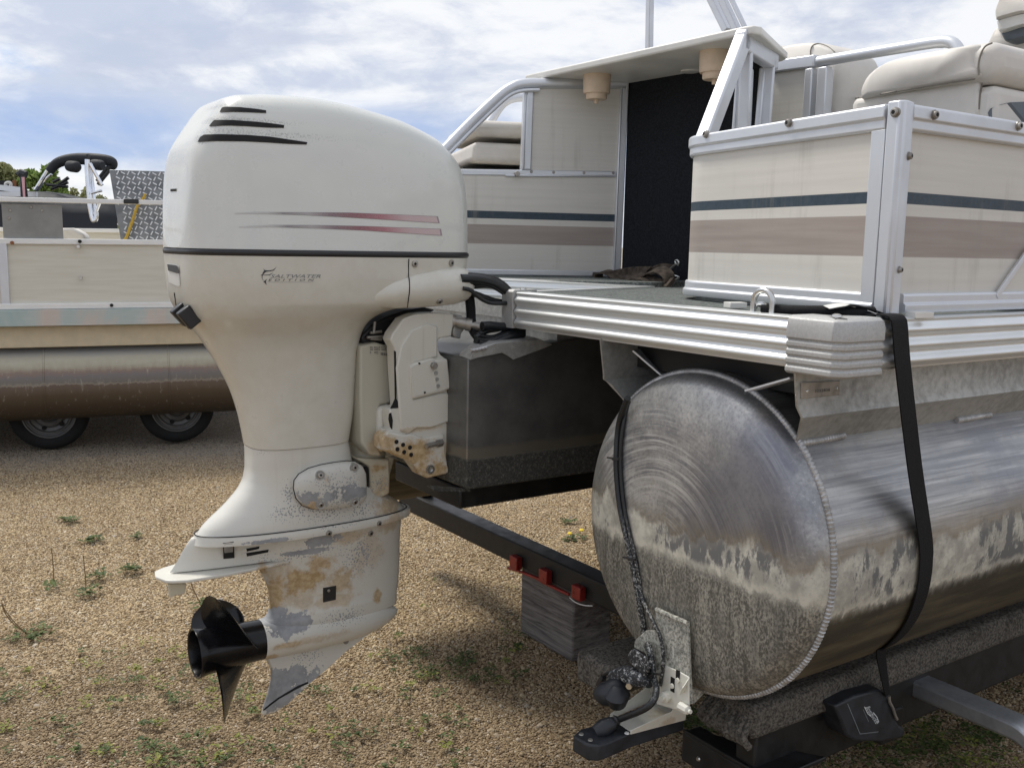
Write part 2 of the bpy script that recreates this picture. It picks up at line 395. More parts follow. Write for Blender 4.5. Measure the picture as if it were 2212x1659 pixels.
# rear and side panels of the boat: bands by height above the deck
def fence_mat():
    m, t = newmat('striped_fence_panel'); o = t.obj(); x, y, z = t.sep(o)
    n = t.noise(t.scale(o, (3, 3, 70)), 1, 5, .6); b = t.noise(o, 4, 6, .6); f = t.noise(o, 60, 6, .7)
    c = t.mix(t.ramp(n, .30, .70), (.630, .610, .560), (.668, .645, .592))
    lines = t.ramp(t.n('ShaderNodeTexWave', {'Vector': o, 'Scale': 11.0, 'Distortion': .4, 'Detail': 2}, bands_direction='Z').outputs[1], .5, 1.)
    c = t.mix(t.m('MULTIPLY', lines, .06), c, (.45, .40, .35))
    c = t.mix(rng_mask(t, z, NAVY[0], NAVY[1], .0006), c, t.mix(t.ramp(f, .3, .7), (.028, .048, .068), (.045, .068, .090)))
    c = t.mix(rng_mask(t, z, TAUPE[0], TAUPE[1], .0006), c, t.mix(t.ramp(n, .3, .7), (.33, .28, .25), (.38, .33, .295)))
    drip = t.ramp(t.m('ADD', t.noise(t.scale(o, (26, 26, 1.6)), 1, 6, .7), t.m('MULTIPLY', b, .35)), .70, .90)
    c = t.mix(t.m('MULTIPLY', t.m('MULTIPLY', drip, t.ramp(b, .42, .62)), .26), c, (.30, .28, .24))
    c = t.mix(t.m('MULTIPLY', t.ramp(f, .66, .74), t.m('MULTIPLY', t.ramp(b, .5, .7), .7)), c, (.12, .10, .08))
    t.out(Base_Color=c, Roughness=t.ramp(b, .3, .7, .38, .55), Specular_IOR_Level=.4, Normal=t.bump(lines, .03, .002)); return m
NAVY = (BP(1964, 441, 1, .03)[2], BP(1964, 415, 1, .03)[2]); TAUPE = (BP(1964, 556, 1, .03)[2], BP(1964, 467.5, 1, .03)[2])
M['fence'] = fence_mat()

# pontoon: aluminium above, scum line, slime below; heights are local z
def pontoon_mat(name, zw, center=None):
    m, t = newmat(name); o = t.obj(); x, y, z = t.sep(o)
    streak = t.noise(t.scale(o, (1.2, 30, 30) if center is None else (8, 8, 8)), 1, 6, .6)
    big = t.noise(o, 5, 6, .62); f = t.noise(o, 90, 7, .75); mid = t.noise(o, 18, 7, .7)
    alu = t.mix(t.ramp(streak, .34, .66), (.29, .29, .295), (.56, .555, .54))
    alu = t.mix(t.m('MULTIPLY', t.ramp(big, .46, .66), .65), alu, (.27, .275, .30))
    alu = t.mix(t.m('MULTIPLY', t.ramp(f, .55, .72), .35), alu, (.16, .165, .18))
    fs = t.noise(t.scale(o, (4, 170, 170) if center is None else (120, 120, 120)), 1, 4, .7)
    alu = t.mix(t.m('MULTIPLY', t.ramp(fs, .46, .68), .45), alu, (.17, .172, .178)); alu = t.mix(t.m('MULTIPLY', t.ramp(fs, .44, .30), .45), alu, (.66, .655, .64))
    alu = t.mix(t.m('MULTIPLY', t.ramp(mid, .56, .68), .4), alu, (.36, .33, .28))
    bumpsrc = fs
    if center is not None:                              # grinder swirls round a point of the cap
        p = t.vm('SUBTRACT', o, center); r = t.vm('LENGTH', t.scale(p, (0, 1, 1)))
        cc = t.n('ShaderNodeCombineXYZ', {0: t.m('MULTIPLY', r, 150.), 1: t.m('MULTIPLY', y, 4.5), 2: t.m('MULTIPLY', z, 4.5)}).outputs[0]
        sw = t.noise(cc, 1, 6, .7)
        zone = t.m('MULTIPLY', t.ramp(t.m('ADD', t.m('MULTIPLY', t.sep(p)[2], 1.), t.m('MULTIPLY', t.sep(p)[1], -.45)), -.06, .05), t.ramp(t.m('ADD', t.m('SUBTRACT', .125, t.m('ABSOLUTE', t.m('SUBTRACT', r, .215))), t.m('MULTIPLY', t.m('SUBTRACT', big, .5), .7)), -.05, .12))
        alu = t.mix(t.m('MULTIPLY', zone, t.ramp(sw, .46, .64)), alu, (.66, .66, .65))
        alu = t.mix(t.m('MULTIPLY', zone, t.ramp(sw, .47, .34)), alu, (.20, .21, .24))
        bumpsrc = t.m('MULTIPLY', sw, zone)
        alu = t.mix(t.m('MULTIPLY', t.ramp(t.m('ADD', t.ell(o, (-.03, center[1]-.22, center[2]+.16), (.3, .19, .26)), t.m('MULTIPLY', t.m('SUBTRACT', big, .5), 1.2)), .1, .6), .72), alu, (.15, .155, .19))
        side = t.ramp(y, center[1]+.20, center[1]+.26); alu = t.mix(t.m('MULTIPLY', side, .7), alu, (.50, .50, .45))  # lit beige strip on the port knuckle, painted into the cap colour
    wob = t.m('MULTIPLY', t.m('SUBTRACT', t.noise(t.scale(o, (9, 9, 3)), 1, 6, .65), .5), .16 if center is not None else .10)
    wob2 = t.m('MULTIPLY', t.m('SUBTRACT', t.noise(t.scale(o, (30, 30, 12)), 1, 5, .7), .5), .06)
    zt = t.m('ADD', z, t.m('ADD', wob, wob2))
    top, bot = zw
    haze_ = t.ramp(zt, top+.05, top-.01); alu = t.mix(t.m('MULTIPLY', haze_, .7), alu, (.30, .27, .21))
    slime = t.mix(t.ramp(t.m('ADD', t.m('MULTIPLY', t.noise(t.scale(o, (210, 210, 130)), 1, 6, .7), .7), t.m('MULTIPLY', t.noise(t.scale(o, (60, 60, 9)), 1, 5, .6), .3)), .42, .60), (.085, .080, .066), (.36, .34, .285)) if center is not None else t.mix(t.ramp(t.noise(t.scale(o, (2, 14, 14)), 1, 6, .65), .36, .66), (.036, .030, .018), (.115, .094, .056))
    if center is not None:
        slime = t.mix(t.m('MULTIPLY', t.ramp(mid, .40, .62), .5), slime, (.12, .115, .10)); slime = t.mix(t.m('MULTIPLY', t.ramp(z, bot-.25, bot-.33), .5), slime, (.16, .12, .06))
    else:
        slime = t.mix(t.m('MULTIPLY', t.ramp(f, .60, .72), .35), slime, (.34, .28, .18))
    scum = t.mix(t.ramp(mid, .35, .62), (.58, .56, .48), (.34, .325, .28)); scum = t.mix(t.m('MULTIPLY', t.ramp(f, .52, .66), .5), scum, (.24, .23, .21))
    scum = t.mix(t.ramp(t.m('ADD', t.noise(t.scale(o, (24, 24, 10)), 1, 6, .7), t.m('MULTIPLY', t.m('SUBTRACT', big, .5), .8)), .51, .60), scum, (.15, .15, .147))
    zb = t.m('ADD', z, t.m('MULTIPLY', wob2, .8))
    low = t.m('MULTIPLY', t.ramp(zb, bot+.022, bot-.022), t.ramp(t.m('ADD', t.noise(o, 40, 7, .7), t.ramp(zb, bot+.012, bot-.03, 0., .5)), .46, .60))
    soft = t.m('MULTIPLY', t.ramp(zt, top+.030, top-.022), t.ramp(t.m('ADD', t.noise(o, 34, 8, .72), t.ramp(zt, top+.02, top-.05, 0., .45)), .46, .62))
    c = t.mix(soft, alu, scum)
    edge = t.m('MULTIPLY', rng_mask(t, zb, bot-.004, bot+.016, .008), .6); c = t.mix(edge, c, (.60, .57, .48))
    c = t.mix(low, c, slime)
    met = t.ramp(zt, top+.01, top-.004, .72, .05)
    t.out(Base_Color=c, Metallic=met, Roughness=t.m('ADD', t.ramp(zt, top+.01, top-.01, .40, .72), t.m('MULTIPLY', t.m('SUBTRACT', streak, .5), .25)),
          Normal=t.bump(t.m('ADD', bumpsrc, t.m('MULTIPLY', f, .4)), .10, .003)); return m

def podmat():
    m, t = newmat('transom_pod_aluminium'); o = t.obj(); x, y, z = t.sep(o)
    f = t.noise(o, 80, 7, .75); b = t.noise(o, 9, 6, .65); st = t.noise(t.scale(o, (10, 10, 40)), 1, 5, .6)
    c = t.mix(t.ramp(b, .3, .7), (.13, .13, .128), (.20, .198, .19)); c = t.mix(t.m('MULTIPLY', t.ramp(f, .55, .7), .4), c, (.08, .08, .078))
    zt = t.m('ADD', z, t.m('MULTIPLY', t.m('SUBTRACT', st, .5), .02))
    c = t.mix(t.m('MULTIPLY', rng_mask(t, zt, -.435, -.400, .008), .6), c, (.27, .245, .19))
    low = t.ramp(zt, -.425, -.435); c = t.mix(low, c, t.mix(t.ramp(t.m('ADD', t.m('MULTIPLY', f, .5), t.m('MULTIPLY', t.noise(o, 200, 5, .7), .5)), .46, .66), (.035, .035, .031), (.16, .155, .13)))
    t.out(Base_Color=c, Metallic=t.mixf(low, .7, .1), Roughness=t.mixf(low, .40, .7), Normal=t.bump(f, .05, .003)); return m
M['pod'] = podmat()

def woodmat():
    m, t = newmat('weathered_timber'); o = t.obj()
    g = t.noise(t.scale(o, (14, 3, 60)), 1, 8, .7, .6); k = t.noise(t.scale(o, (30, 5, 130)), 1, 6, .7); b = t.noise(o, 6, 4)
    c = t.mix(t.ramp(g, .3, .7), (.075, .066, .060), (.27, .245, .225)); c = t.mix(t.m('MULTIPLY', t.ramp(k, .55, .68), .7), c, (.03, .026, .024))
    c = t.mix(t.m('MULTIPLY', t.ramp(b, .55, .75), .4), c, (.12, .10, .09))
    t.out(Base_Color=c, Roughness=.9, Specular_IOR_Level=.2, Normal=t.bump(t.m('ADD', g, k), .8, .008)); return m
M['wood'] = woodmat()

def carpetmat(name, a, b, s=180, bm_=.8):
    m, t = newmat(name); o = t.obj(); f = t.noise(o, s, 6, .75); g = t.noise(o, 14, 6, .7)
    c = t.mix(t.ramp(f, .34, .66), a, b); c = t.mix(t.m('MULTIPLY', t.ramp(g, .5, .7), .55), c, np.array(a)*.55)
    t.out(Base_Color=c, Roughness=.95, Specular_IOR_Level=.15, Normal=t.bump(t.m('ADD', f, t.m('MULTIPLY', t.noise(o, 50, 5), 1.5)), bm_, .008)); return m
M['deck'] = carpetmat('deck_carpet', (.075, .085, .082), (.24, .26, .25), 110)
M['bunk'] = carpetmat('bunk_carpet', (.040, .037, .033), (.22, .20, .17), 150)

def bgpanel():
    m, t = newmat('aged_cream_panel'); o = t.obj(); n = t.noise(t.scale(o, (3, 3, 40)), 1, 5); f = t.noise(o, 50, 6, .7)
    c = t.mix(t.ramp(n, .3, .7), (.62, .59, .50), (.68, .66, .58)); c = t.mix(t.m('MULTIPLY', t.ramp(f, .68, .76), .6), c, (.36, .33, .28))
    t.out(Base_Color=c, Roughness=.55); return m
M['bgpanel'] = bgpanel()
def bgfascia():
    m, t = newmat('faded_teal_and_pink_band'); o = t.obj(); x, y, z = t.sep(o)
    n = t.noise(t.scale(o, (2.2, 2, 1)), 1, 6, .6, .6); f = t.noise(t.scale(o, (4, 4, 60)), 1, 5)
    c = t.ramp_col(n, [(.34, (.36, .47, .46)), (.47, (.45, .51, .49)), (.55, (.56, .50, .45)), (.68, (.60, .46, .42))])
    c = t.mix(t.m('MULTIPLY', t.ramp(f, .5, .75), .4), c, (.66, .66, .63))
    t.out(Base_Color=c, Roughness=.5); return m
M['bgfascia'] = bgfascia()
def bgtube():
    m, t = newmat('stained_and_lit_pontoon_aluminium'); o = t.obj(); x, y, z = t.sep(o); s = t.noise(t.scale(o, (2, 20, 20)), 1, 7, .7); f = t.noise(t.scale(o, (40, 40, 8)), 1, 6, .7)
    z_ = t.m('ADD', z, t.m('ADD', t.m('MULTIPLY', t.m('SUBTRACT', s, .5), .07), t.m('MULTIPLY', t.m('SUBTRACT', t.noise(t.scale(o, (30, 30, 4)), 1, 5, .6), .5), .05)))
    c = t.ramp_col(t.ramp(z_, TB0, TB1), [(0, (.075, .055, .033)), (.30, (.115, .083, .054)), (.47, (.155, .118, .094)), (.495, (.30, .27, .23)), (.53, (.20, .185, .165)), (.62, (.19, .175, .165)), (.70, (.24, .175, .14)), (.78, (.36, .325, .24)), (.90, (.48, .45, .36)), (.97, (.40, .405, .41)), (1, (.33, .34, .35))])  # stains by height; the lit tan band near the top is painted in too
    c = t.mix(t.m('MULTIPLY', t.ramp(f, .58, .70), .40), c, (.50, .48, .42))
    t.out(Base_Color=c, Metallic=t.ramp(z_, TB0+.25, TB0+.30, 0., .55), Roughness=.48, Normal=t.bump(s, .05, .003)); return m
TB0, TB1 = .0, .55
M['bgtube'] = bgtube()
M['bgskirt'] = plain('cream_skirt', (.58, .50, .35), .6, var=.08, vscale=10)
def diamond():
    m, t = newmat('diamond_plate_sheet'); o = t.obj(); n = t.noise(o, 12, 5)
    t.out(Base_Color=t.mix(t.ramp(n, .3, .7), (.16, .17, .18), (.26, .27, .28)), Metallic=.75, Roughness=.36); return m
M['diamond'] = diamond()
M['tread'] = metal('tread_metal', (.72, .73, .74), .26, .9, (30, 30, 30), .1)

def stripe_mat():                                       # faded cowl stripe: clear -> black -> red -> pale red along its length
    m, t = newmat('faded_red_stripe'); uvn = t.n('ShaderNodeTexCoord').outputs['UV']; u, v, _ = t.sep(uvn); f = t.noise(t.scale(uvn, (160, 14, 1)), 1, 7, .8)
    c = t.ramp_col(u, [(0, (.55, .55, .53)), (.16, (.48, .48, .47)), (.24, (.16, .15, .16)), (.36, (.36, .33, .34)), (.47, (.16, .09, .11)), (.60, (.20, .03, .05)), (.72, (.36, .10, .13)), (.84, (.52, .36, .38)), (1, (.55, .42, .43))])
    wear = t.m('MULTIPLY', t.ramp(f, .42, .60), t.ramp(u, .0, .5, .75, .4)); c = t.mix(wear, c, (.62, .60, .57))
    e = t.m('MAXIMUM', t.m('GREATER_THAN', u, .992), t.m('MAXIMUM', t.m('GREATER_THAN', v, .93), t.m('LESS_THAN', v, .07)))
    c = t.mix(t.m('MULTIPLY', e, .6), c, (.16, .14, .15))
    t.out(Base_Color=c, Roughness=.35); return m
M['stripe'] = stripe_mat()

def groundmat():
    m, t = newmat('tan_gravel'); o = t.obj(); x, y, z = t.sep(o)
    v = t.voro(o, 95.); v2 = t.voro(o, 46.); rc = t.sep(v.outputs['Color'])[0]
    c = t.ramp_col(rc, [(0, (.16, .115, .070)), (.3, (.30, .215, .125)), (.6, (.40, .30, .185)), (.85, (.52, .42, .29)), (1, (.58, .53, .45))])
    c = t.mix(t.ramp(v.outputs['Distance'], .45, .75), c, (.12, .085, .05))
    big = t.noise(o, .8, 6, .6); mid = t.noise(o, 3.5, 6, .62)
    c = t.mix(t.m('MULTIPLY', t.ramp(mid, .45, .70), .45), c, (.17, .12, .07))
    grey = t.ramp(t.m('ADD', y, t.m('MULTIPLY', t.m('SUBTRACT', big, .5), 1.6)), 6.2, 6.9)
    c = t.mix(t.m('MULTIPLY', grey, .8), c, t.mix(t.ramp(rc, .2, .8), (.15, .135, .12), (.36, .33, .29)))
    h = t.m('ADD', t.m('MULTIPLY', v.outputs['Distance'], -1.), t.m('MULTIPLY', v2.outputs['Distance'], -.7))
    t.out(Base_Color=c, Roughness=.92, Specular_IOR_Level=.2, Normal=t.bump(h, .9, .012)); return m
M['ground'] = groundmat()
def stonemat():
    m, t = newmat('gravel_stone'); r = t.n('ShaderNodeObjectInfo').outputs['Random']; o = t.obj()
    c = t.ramp_col(r, [(0, (.16, .105, .055)), (.2, (.36, .26, .145)), (.45, (.49, .37, .215)), (.7, (.56, .44, .27)), (.9, (.62, .51, .34)), (.97, (.64, .57, .46)), (1, (.24, .22, .20))])
    c = t.mix(t.ramp(t.noise(o, 3, 4), .4, .7, 0., .25), c, (.22, .16, .10))
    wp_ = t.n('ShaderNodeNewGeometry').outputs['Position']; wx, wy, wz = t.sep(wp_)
    shade_dirt = t.m('ADD', t.m('MULTIPLY', t.ramp(t.m('ADD', wy, t.m('MULTIPLY', t.m('SUBTRACT', t.noise(wp_, 1.6, 5), .5), 2.2)), 3.9, 2.7), .58), t.m('MULTIPLY', t.ramp(t.noise(wp_, 2.3, 6, .6), .5, .68), .12))  # near stones darkened: shade and mossy dirt put into the colour
    c = t.mix(shade_dirt, c, (.15, .105, .065)); c = t.mix(t.m('MULTIPLY', t.ramp(t.m('ADD', wy, t.m('MULTIPLY', t.m('SUBTRACT', t.noise(wp_, .8, 5), .5), 1.6)), 6.0, 6.8), .6), c, (.27, .25, .22))
    t.out(Base_Color=c, Roughness=.85, Specular_IOR_Level=.25); return m
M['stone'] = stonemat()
def leafmat(name, a, b):
    m, t = newmat(name); r = t.n('ShaderNodeNewGeometry').outputs['Random Per Island']; c = t.mix(r, a, b)
    bs = t.n('ShaderNodeBsdfPrincipled', {'Base Color': c, 'Roughness': .6, 'Specular IOR Level': .3}); tr = t.n('ShaderNodeBsdfTranslucent', {'Color': c})
    mx = t.n('ShaderNodeMixShader', {0: .25, 1: bs.outputs[0], 2: tr.outputs[0]}); t.l.new(mx.outputs[0], t.n('ShaderNodeOutputMaterial').inputs[0]); return m
M['leaf'] = leafmat('green_leaf', (.04, .065, .018), (.12, .16, .045)); M['leafy'] = leafmat('yellow_green_leaf', (.13, .16, .03), (.30, .30, .07))
M['treeleaf'] = leafmat('spring_foliage', (.12, .20, .045), (.32, .42, .12)); M['treeold'] = leafmat('olive_foliage', (.18, .20, .08), (.36, .36, .17))
M['bark'] = plain('bark', (.10, .08, .06), .9, var=.3, bump=.4); M['stem'] = plain('dry_stem', (.20, .13, .06), .8); M['petal'] = plain('yellow_petal', (.75, .55, .02), .6)

# ------------------------------------------------------------------ ground
g = G(); xs = np.r_[-400, -120, -40, -14, np.linspace(-7, 7, 57), 14, 40, 120, 400]; ys = np.r_[-60, -10, np.linspace(0, 14, 57), 25, 60, 150, 400, 900]
def gz(x, y):
    k = max(0, 1-abs(x)/9)*max(0, 1-abs(y-6)/8); return .018*k*(math.sin(1.7*x+.9*y)*math.sin(1.1*y-.6*x)+.5*math.sin(4.1*x)*math.sin(3.3*y))-.010
g.grid([[(x, y, gz(x, y)) for x in xs] for y in ys])
me = bpy.data.meshes.new('ground'); me.from_pydata(g.v, [], g.f); gr = bpy.data.objects.new('ground', me); COL.objects.link(gr); finish(me, gr, M['ground'], 60)
gr['kind'] = 'structure'

def stones(name, poly, d0, d1, y0, y1, s0, s1):
    me = bpy.data.meshes.new(name); bm = bmesh.new(); vs = [bm.verts.new((x, y, gz(x, y)+.001)) for x, y in poly]; bm.faces.new(vs)
    bmesh.ops.triangulate(bm, faces=bm.faces); bmesh.ops.subdivide_edges(bm, edges=bm.edges, cuts=30, use_grid_fill=True)
    for v in bm.verts: v.co.z = gz(v.co.x, v.co.y)+.001
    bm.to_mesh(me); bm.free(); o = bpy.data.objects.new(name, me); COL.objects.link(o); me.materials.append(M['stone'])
    ng = bpy.data.node_groups.new(name, 'GeometryNodeTree'); ng.interface.new_socket('Geometry', in_out='INPUT', socket_type='NodeSocketGeometry'); ng.interface.new_socket('Geometry', in_out='OUTPUT', socket_type='NodeSocketGeometry')
    n, L = ng.nodes, ng.links; gi, go = n.new('NodeGroupInput'), n.new('NodeGroupOutput')
    pos = n.new('GeometryNodeInputPosition'); sp = n.new('ShaderNodeSeparateXYZ'); L.new(pos.outputs[0], sp.inputs[0])
    mr = n.new('ShaderNodeMapRange'); L.new(sp.outputs[1], mr.inputs[0])
    for i, v in zip((1, 2, 3, 4), (y0, y1, d0, d1)): mr.inputs[i].default_value = v
    ds = n.new('GeometryNodeDistributePointsOnFaces'); L.new(gi.outputs[0], ds.inputs['Mesh']); L.new(mr.outputs[0], ds.inputs['Density'])
    ic = n.new('GeometryNodeMeshIcoSphere'); ic.inputs['Radius'].default_value = 1.; ic.inputs['Subdivisions'].default_value = 2
    p2 = n.new('GeometryNodeInputPosition'); nz = n.new('ShaderNodeTexNoise'); nz.inputs['Scale'].default_value = 1.3; L.new(p2.outputs[0], nz.inputs['Vector'])
    sb = n.new('ShaderNodeVectorMath'); sb.operation = 'SUBTRACT'; L.new(nz.outputs['Color'], sb.inputs[0]); sb.inputs[1].default_value = (.5, .5, .5)
    sc = n.new('ShaderNodeVectorMath'); sc.operation = 'SCALE'; L.new(sb.outputs[0], sc.inputs[0]); sc.inputs['Scale'].default_value = 1.1
    setp = n.new('GeometryNodeSetPosition'); L.new(ic.outputs[0], setp.inputs[0]); L.new(sc.outputs[0], setp.inputs['Offset'])
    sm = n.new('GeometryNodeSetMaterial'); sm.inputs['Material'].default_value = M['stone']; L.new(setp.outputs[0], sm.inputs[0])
    rs = n.new('FunctionNodeRandomValue'); rs.data_type = 'FLOAT_VECTOR'; rs.inputs[0].default_value = (s0, s0, s0*.55); rs.inputs[1].default_value = (s1, s1*.85, s1*.6)
    rr = n.new('FunctionNodeRandomValue'); rr.data_type = 'FLOAT_VECTOR'; rr.inputs[0].default_value = (-.5, -.5, 0); rr.inputs[1].default_value = (.5, .5, 6.28); rr.inputs['Seed'].default_value = 5
    ip = n.new('GeometryNodeInstanceOnPoints'); L.new(ds.outputs['Points'], ip.inputs['Points']); L.new(sm.outputs[0], ip.inputs['Instance']); L.new(rs.outputs[0], ip.inputs['Scale']); L.new(rr.outputs[0], ip.inputs['Rotation'])
    L.new(ip.outputs[0], go.inputs[0])
    md = o.modifiers.new('scatter', 'NODES'); md.node_group = ng; o['kind'] = 'stuff'
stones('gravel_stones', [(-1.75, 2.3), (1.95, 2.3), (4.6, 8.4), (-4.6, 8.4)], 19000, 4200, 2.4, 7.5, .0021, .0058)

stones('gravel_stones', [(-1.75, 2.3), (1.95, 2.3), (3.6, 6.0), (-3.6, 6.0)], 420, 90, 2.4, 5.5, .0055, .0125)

# ------------------------------------------------------------------ outboard motor
AC = 1.27
MB = np.array((-.45, AC, -1.12))
def E_(x, y, a=AC): return BP(x, y, 1, a)
def lu(pts, a): return [(q[0], q[2]) for q in (BP(x, y, 1, a) for x, y in pts)]
def kslope(x, y): r = BOAT.B@ray(x, y); return abs(r[0]/r[1])
def mloc(x, y, a): return tuple(BP(x, y, 1, a)-MB)

def hstack(sec, step=7, n=56, nexp=(3.2, 3.2), ac=AC):
    """horizontal rounded sections; sec rows: y, xleft, xright, halfwidth[, nleft, nright] of the silhouette in the photograph"""
    sec = [tuple(s)+tuple(nexp)[len(s)-4:] if len(s) < 6 else tuple(s) for s in sec]; A = np.array(sec, float)
    ys = np.unique(np.r_[np.arange(A[0, 0], A[-1, 0], step), A[-1, 0], A[:, 0]]); C = [pchip(A[:, 0], A[:, i], ys) for i in range(1, 6)]; rings = []
    for y, xl, xr, wd, nl, nr in zip(ys, *C):
        pl_, pr_ = E_(xl, y, ac), E_(xr, y, ac); kk = kslope((xl+xr)/2, y); xm_ = (xl+xr)/2; u = BP(xm_, y-max(y-530, 0)*.33*wd, 1, ac)[2]; kl_, kr_ = kslope(xl, y), kslope(xr, y); c = (pl_[0]+pr_[0])/2; Q = (pr_[0]-pl_[0])/2
        def half(q, nn, k_):
            m_ = nn/(nn-1); return max(q**m_-(k_*wd)**m_, (.30*Q)**m_)**(1/m_)
        for it in range(25):
            Ll, Lr = half(c-pl_[0], nl, kl_), half(pr_[0]-c, nr, kr_); c = min(max(c+(Lr-Ll)*.25, pl_[0]+.3*Q), pr_[0]-.3*Q)
        ring = []
        for j in range(n):
            th = 2*PI*j/n; cs, sn = math.cos(th), math.sin(th); nn = nr if cs > 0 else nl; LL = Lr if cs > 0 else Ll
            ring.append((c+LL*math.copysign(abs(cs)**(2/nn), cs), ac+wd*math.copysign(abs(sn)**(2/nn), sn), u))
        rings.append(ring)
    return rings

SEAMU = (E_(352, 545)[2]+E_(1012, 545)[2])/2
sil = [kA(*p) for p in [(112, 1075), (113, 1040), (117, 900), (125, 750), (133, 640), (140, 550), (148, 495), (160, 450), (176, 415), (200, 378), (240, 325), (300, 250), (345, 195), (380, 158), (405, 143), (432, 133), (465, 126), (500, 122), (600, 121), (700, 122), (850, 131), (1000, 145), (1200, 180), (1400, 230), (1600, 290), (1800, 380), (1860, 420), (1900, 455), (1945, 495), (1975, 530), (1996, 562), (2010, 600), (2026, 680), (2045, 800), (2054, 930), (2060, 1060), (2061, 1075)]]
P_ = np.array([E_(x, y) for x, y in sil]); ls, us = P_[:, 0], np.maximum(P_[:, 2]-P_[0, 2], 0)
CW, CN = .205, 4.2
c0_l = (ls.min()+ls.max())/2; Q_ = (ls.max()-ls.min())/2; mm = CN/(CN-1); kl_, kr_ = kslope(355, 450), kslope(1008, 450)
c_l = c0_l
for it in range(30):
    La, Lb = [((q)**mm-(k_*CW)**mm)**(1/mm) for q, k_ in ((c_l-ls.min(), kl_), (ls.max()-c_l, kr_))]; c_l += (Lb-La)*.25
LL_ = (La+Lb)/2
sP = spline(np.c_[(ls-c0_l)/Q_, us], 6); sl_ = np.array([p[0] for p in sP]); su_ = np.array([max(p[1], 0) for p in sP]); sl_ = np.clip(sl_, -1, 1)
NT_ = 60; rows = []
for x, T in zip(sl_, su_):
    Wd = max(CW*(1-min(abs(x), .99999)**CN)**(1/CN), .001); pe = 5.4; row = []
    taper = 1-.10*(T/.35)*0
    for j in range(NT_+1):
        th = PI*j/NT_; cs, sn = math.cos(th), math.sin(th); hh = sn**(2/pe)
        row.append((c_l+x*LL_, AC-Wd*math.copysign(abs(cs)**(2/pe), cs)*(1-.09*hh*T/.33), SEAMU+.006+T*hh))
    rows.append(row)
cowl = G().grid(rows)
motor = Thing('outboard_motor', 'white weathered outboard motor with black propeller on the pontoon boat stern', 'outboard motor', MB)
def ml(x, y, a=AC-.2): return mloc(x, y, a)
M['cowl'] = engine_paint('cowl_paint', (.65, .66, .62), rough=.30, coat=.7, grime=.06, soot=[(ml(*kA(820, 345), AC-.12), (.26, .10, .016), .9), (ml(*kA(640, 255), AC-.12), (.20, .10, .014), .8), (ml(*kA(620, 170), AC-.08), (.16, .10, .011), .75), (ml(*kA(360, 345), AC-.14), (.03, .08, .02), .9), (ml(*kA(1960, 1060), AC-.1), (.05, .12, .03), .35)])
M['pan'] = engine_paint('pan_paint', (.63, .615, .55), rough=.32, coat=.5, grime=.10, yellow=(.55, .52, .43), tan=[(ml(*kA(1990, 1170), AC-.1), (.06, .1, .05), .35)])
cowl_o = motor.part('cowl', cowl, M['cowl'], smooth=60)
SC_ = Surf(cowl)
# louvres of the cowl: dark slots with a lip over each
for (top, bot) in [([(490, 158), (505, 152), (600, 154), (700, 164), (770, 174)], [(476, 186), (560, 184), (640, 186), (720, 189), (772, 192)]),
                   ([(428, 250), (442, 236), (560, 236), (700, 246), (800, 256), (886, 268)], [(408, 277), (520, 271), (640, 275), (780, 284), (884, 286)]),
                   ([(352, 345), (368, 330), (480, 326), (640, 330), (800, 342), (920, 360), (1034, 377)], [(336, 376), (450, 370), (640, 372), (780, 379), (900, 387), (1030, 392)])]:
    st = SC_.strip([kA(*p) for p in top], [kA(*p) for p in bot], 24, 4, .0015); st.uv = None
    motor.part('louvre', st, M['dark'], cowl_o)
st = SC_.strip([kA(162, 676), kA(200, 673)], [kA(162, 692), kA(199, 689)], 4, 2, .0012); st.uv = None
motor.part('rear_slot', st, M['dark'], cowl_o)
for pts in ([[(570, 830), (700, 822), (1000, 824), (1300, 826), (1600, 838), (1870, 850)], [(572, 836), (700, 834), (1000, 842), (1300, 858), (1600, 876), (1882, 895)]],
            [[(597, 916), (800, 905), (1100, 906), (1400, 912), (1600, 920), (1890, 930)], [(599, 921), (800, 919), (1100, 928), (1400, 941), (1600, 955), (1897, 974)]]):
    st = SC_.strip([kA(*p) for p in pts[0]], [kA(*p) for p in pts[1]], 60, 3, .0008); motor.part('stripe_decal', st, M['stripe'], cowl_o)

# lower pan and leg cover
pan = hstack([(553, 354, 1010, .207, 4.2, 4.2), (600, 357, 1004, .205, 4, 4), (635, 362, 985, .20, 3.8, 3.8), (655, 367, 950, .195, 3.6, 3.4), (668, 373, 880, .187, 3.4, 3.0), (683, 382, 828, .176, 3.2, 2.8), (700, 398, 800, .160, 3, 2.8), (725, 421, 783, .138, 2.9, 2.8), (755, 443, 775, .122, 2.9, 2.9), (800, 471, 771, .110, 3, 3), (850, 496, 768, .102, 3, 3), (900, 512, 764, .097, 3, 3), (940, 521, 758, .094, 3, 3), (966, 526, 754, .092, 3, 3)])
panG = G().loft(pan)
pan_o = motor.part('lower_cowl', panG, M['pan'], smooth=60)
# rubber band between the two cowls
band = [hstack([(y, 352+dx, 1012-dx, .209-dx*.0012, 4.2, 4.2), (y+1, 352+dx, 1012-dx, .209-dx*.0012, 4.2, 4.2)], 1)[0] for y, dx in ((540, 5), (541.5, 1), (545, -.8), (549, -.8), (553.5, 1), (556, 6))]
motor.part('rubber_band', G().loft(band, True, False), M['rubber'], smooth=60)
SP_ = Surf(panG)
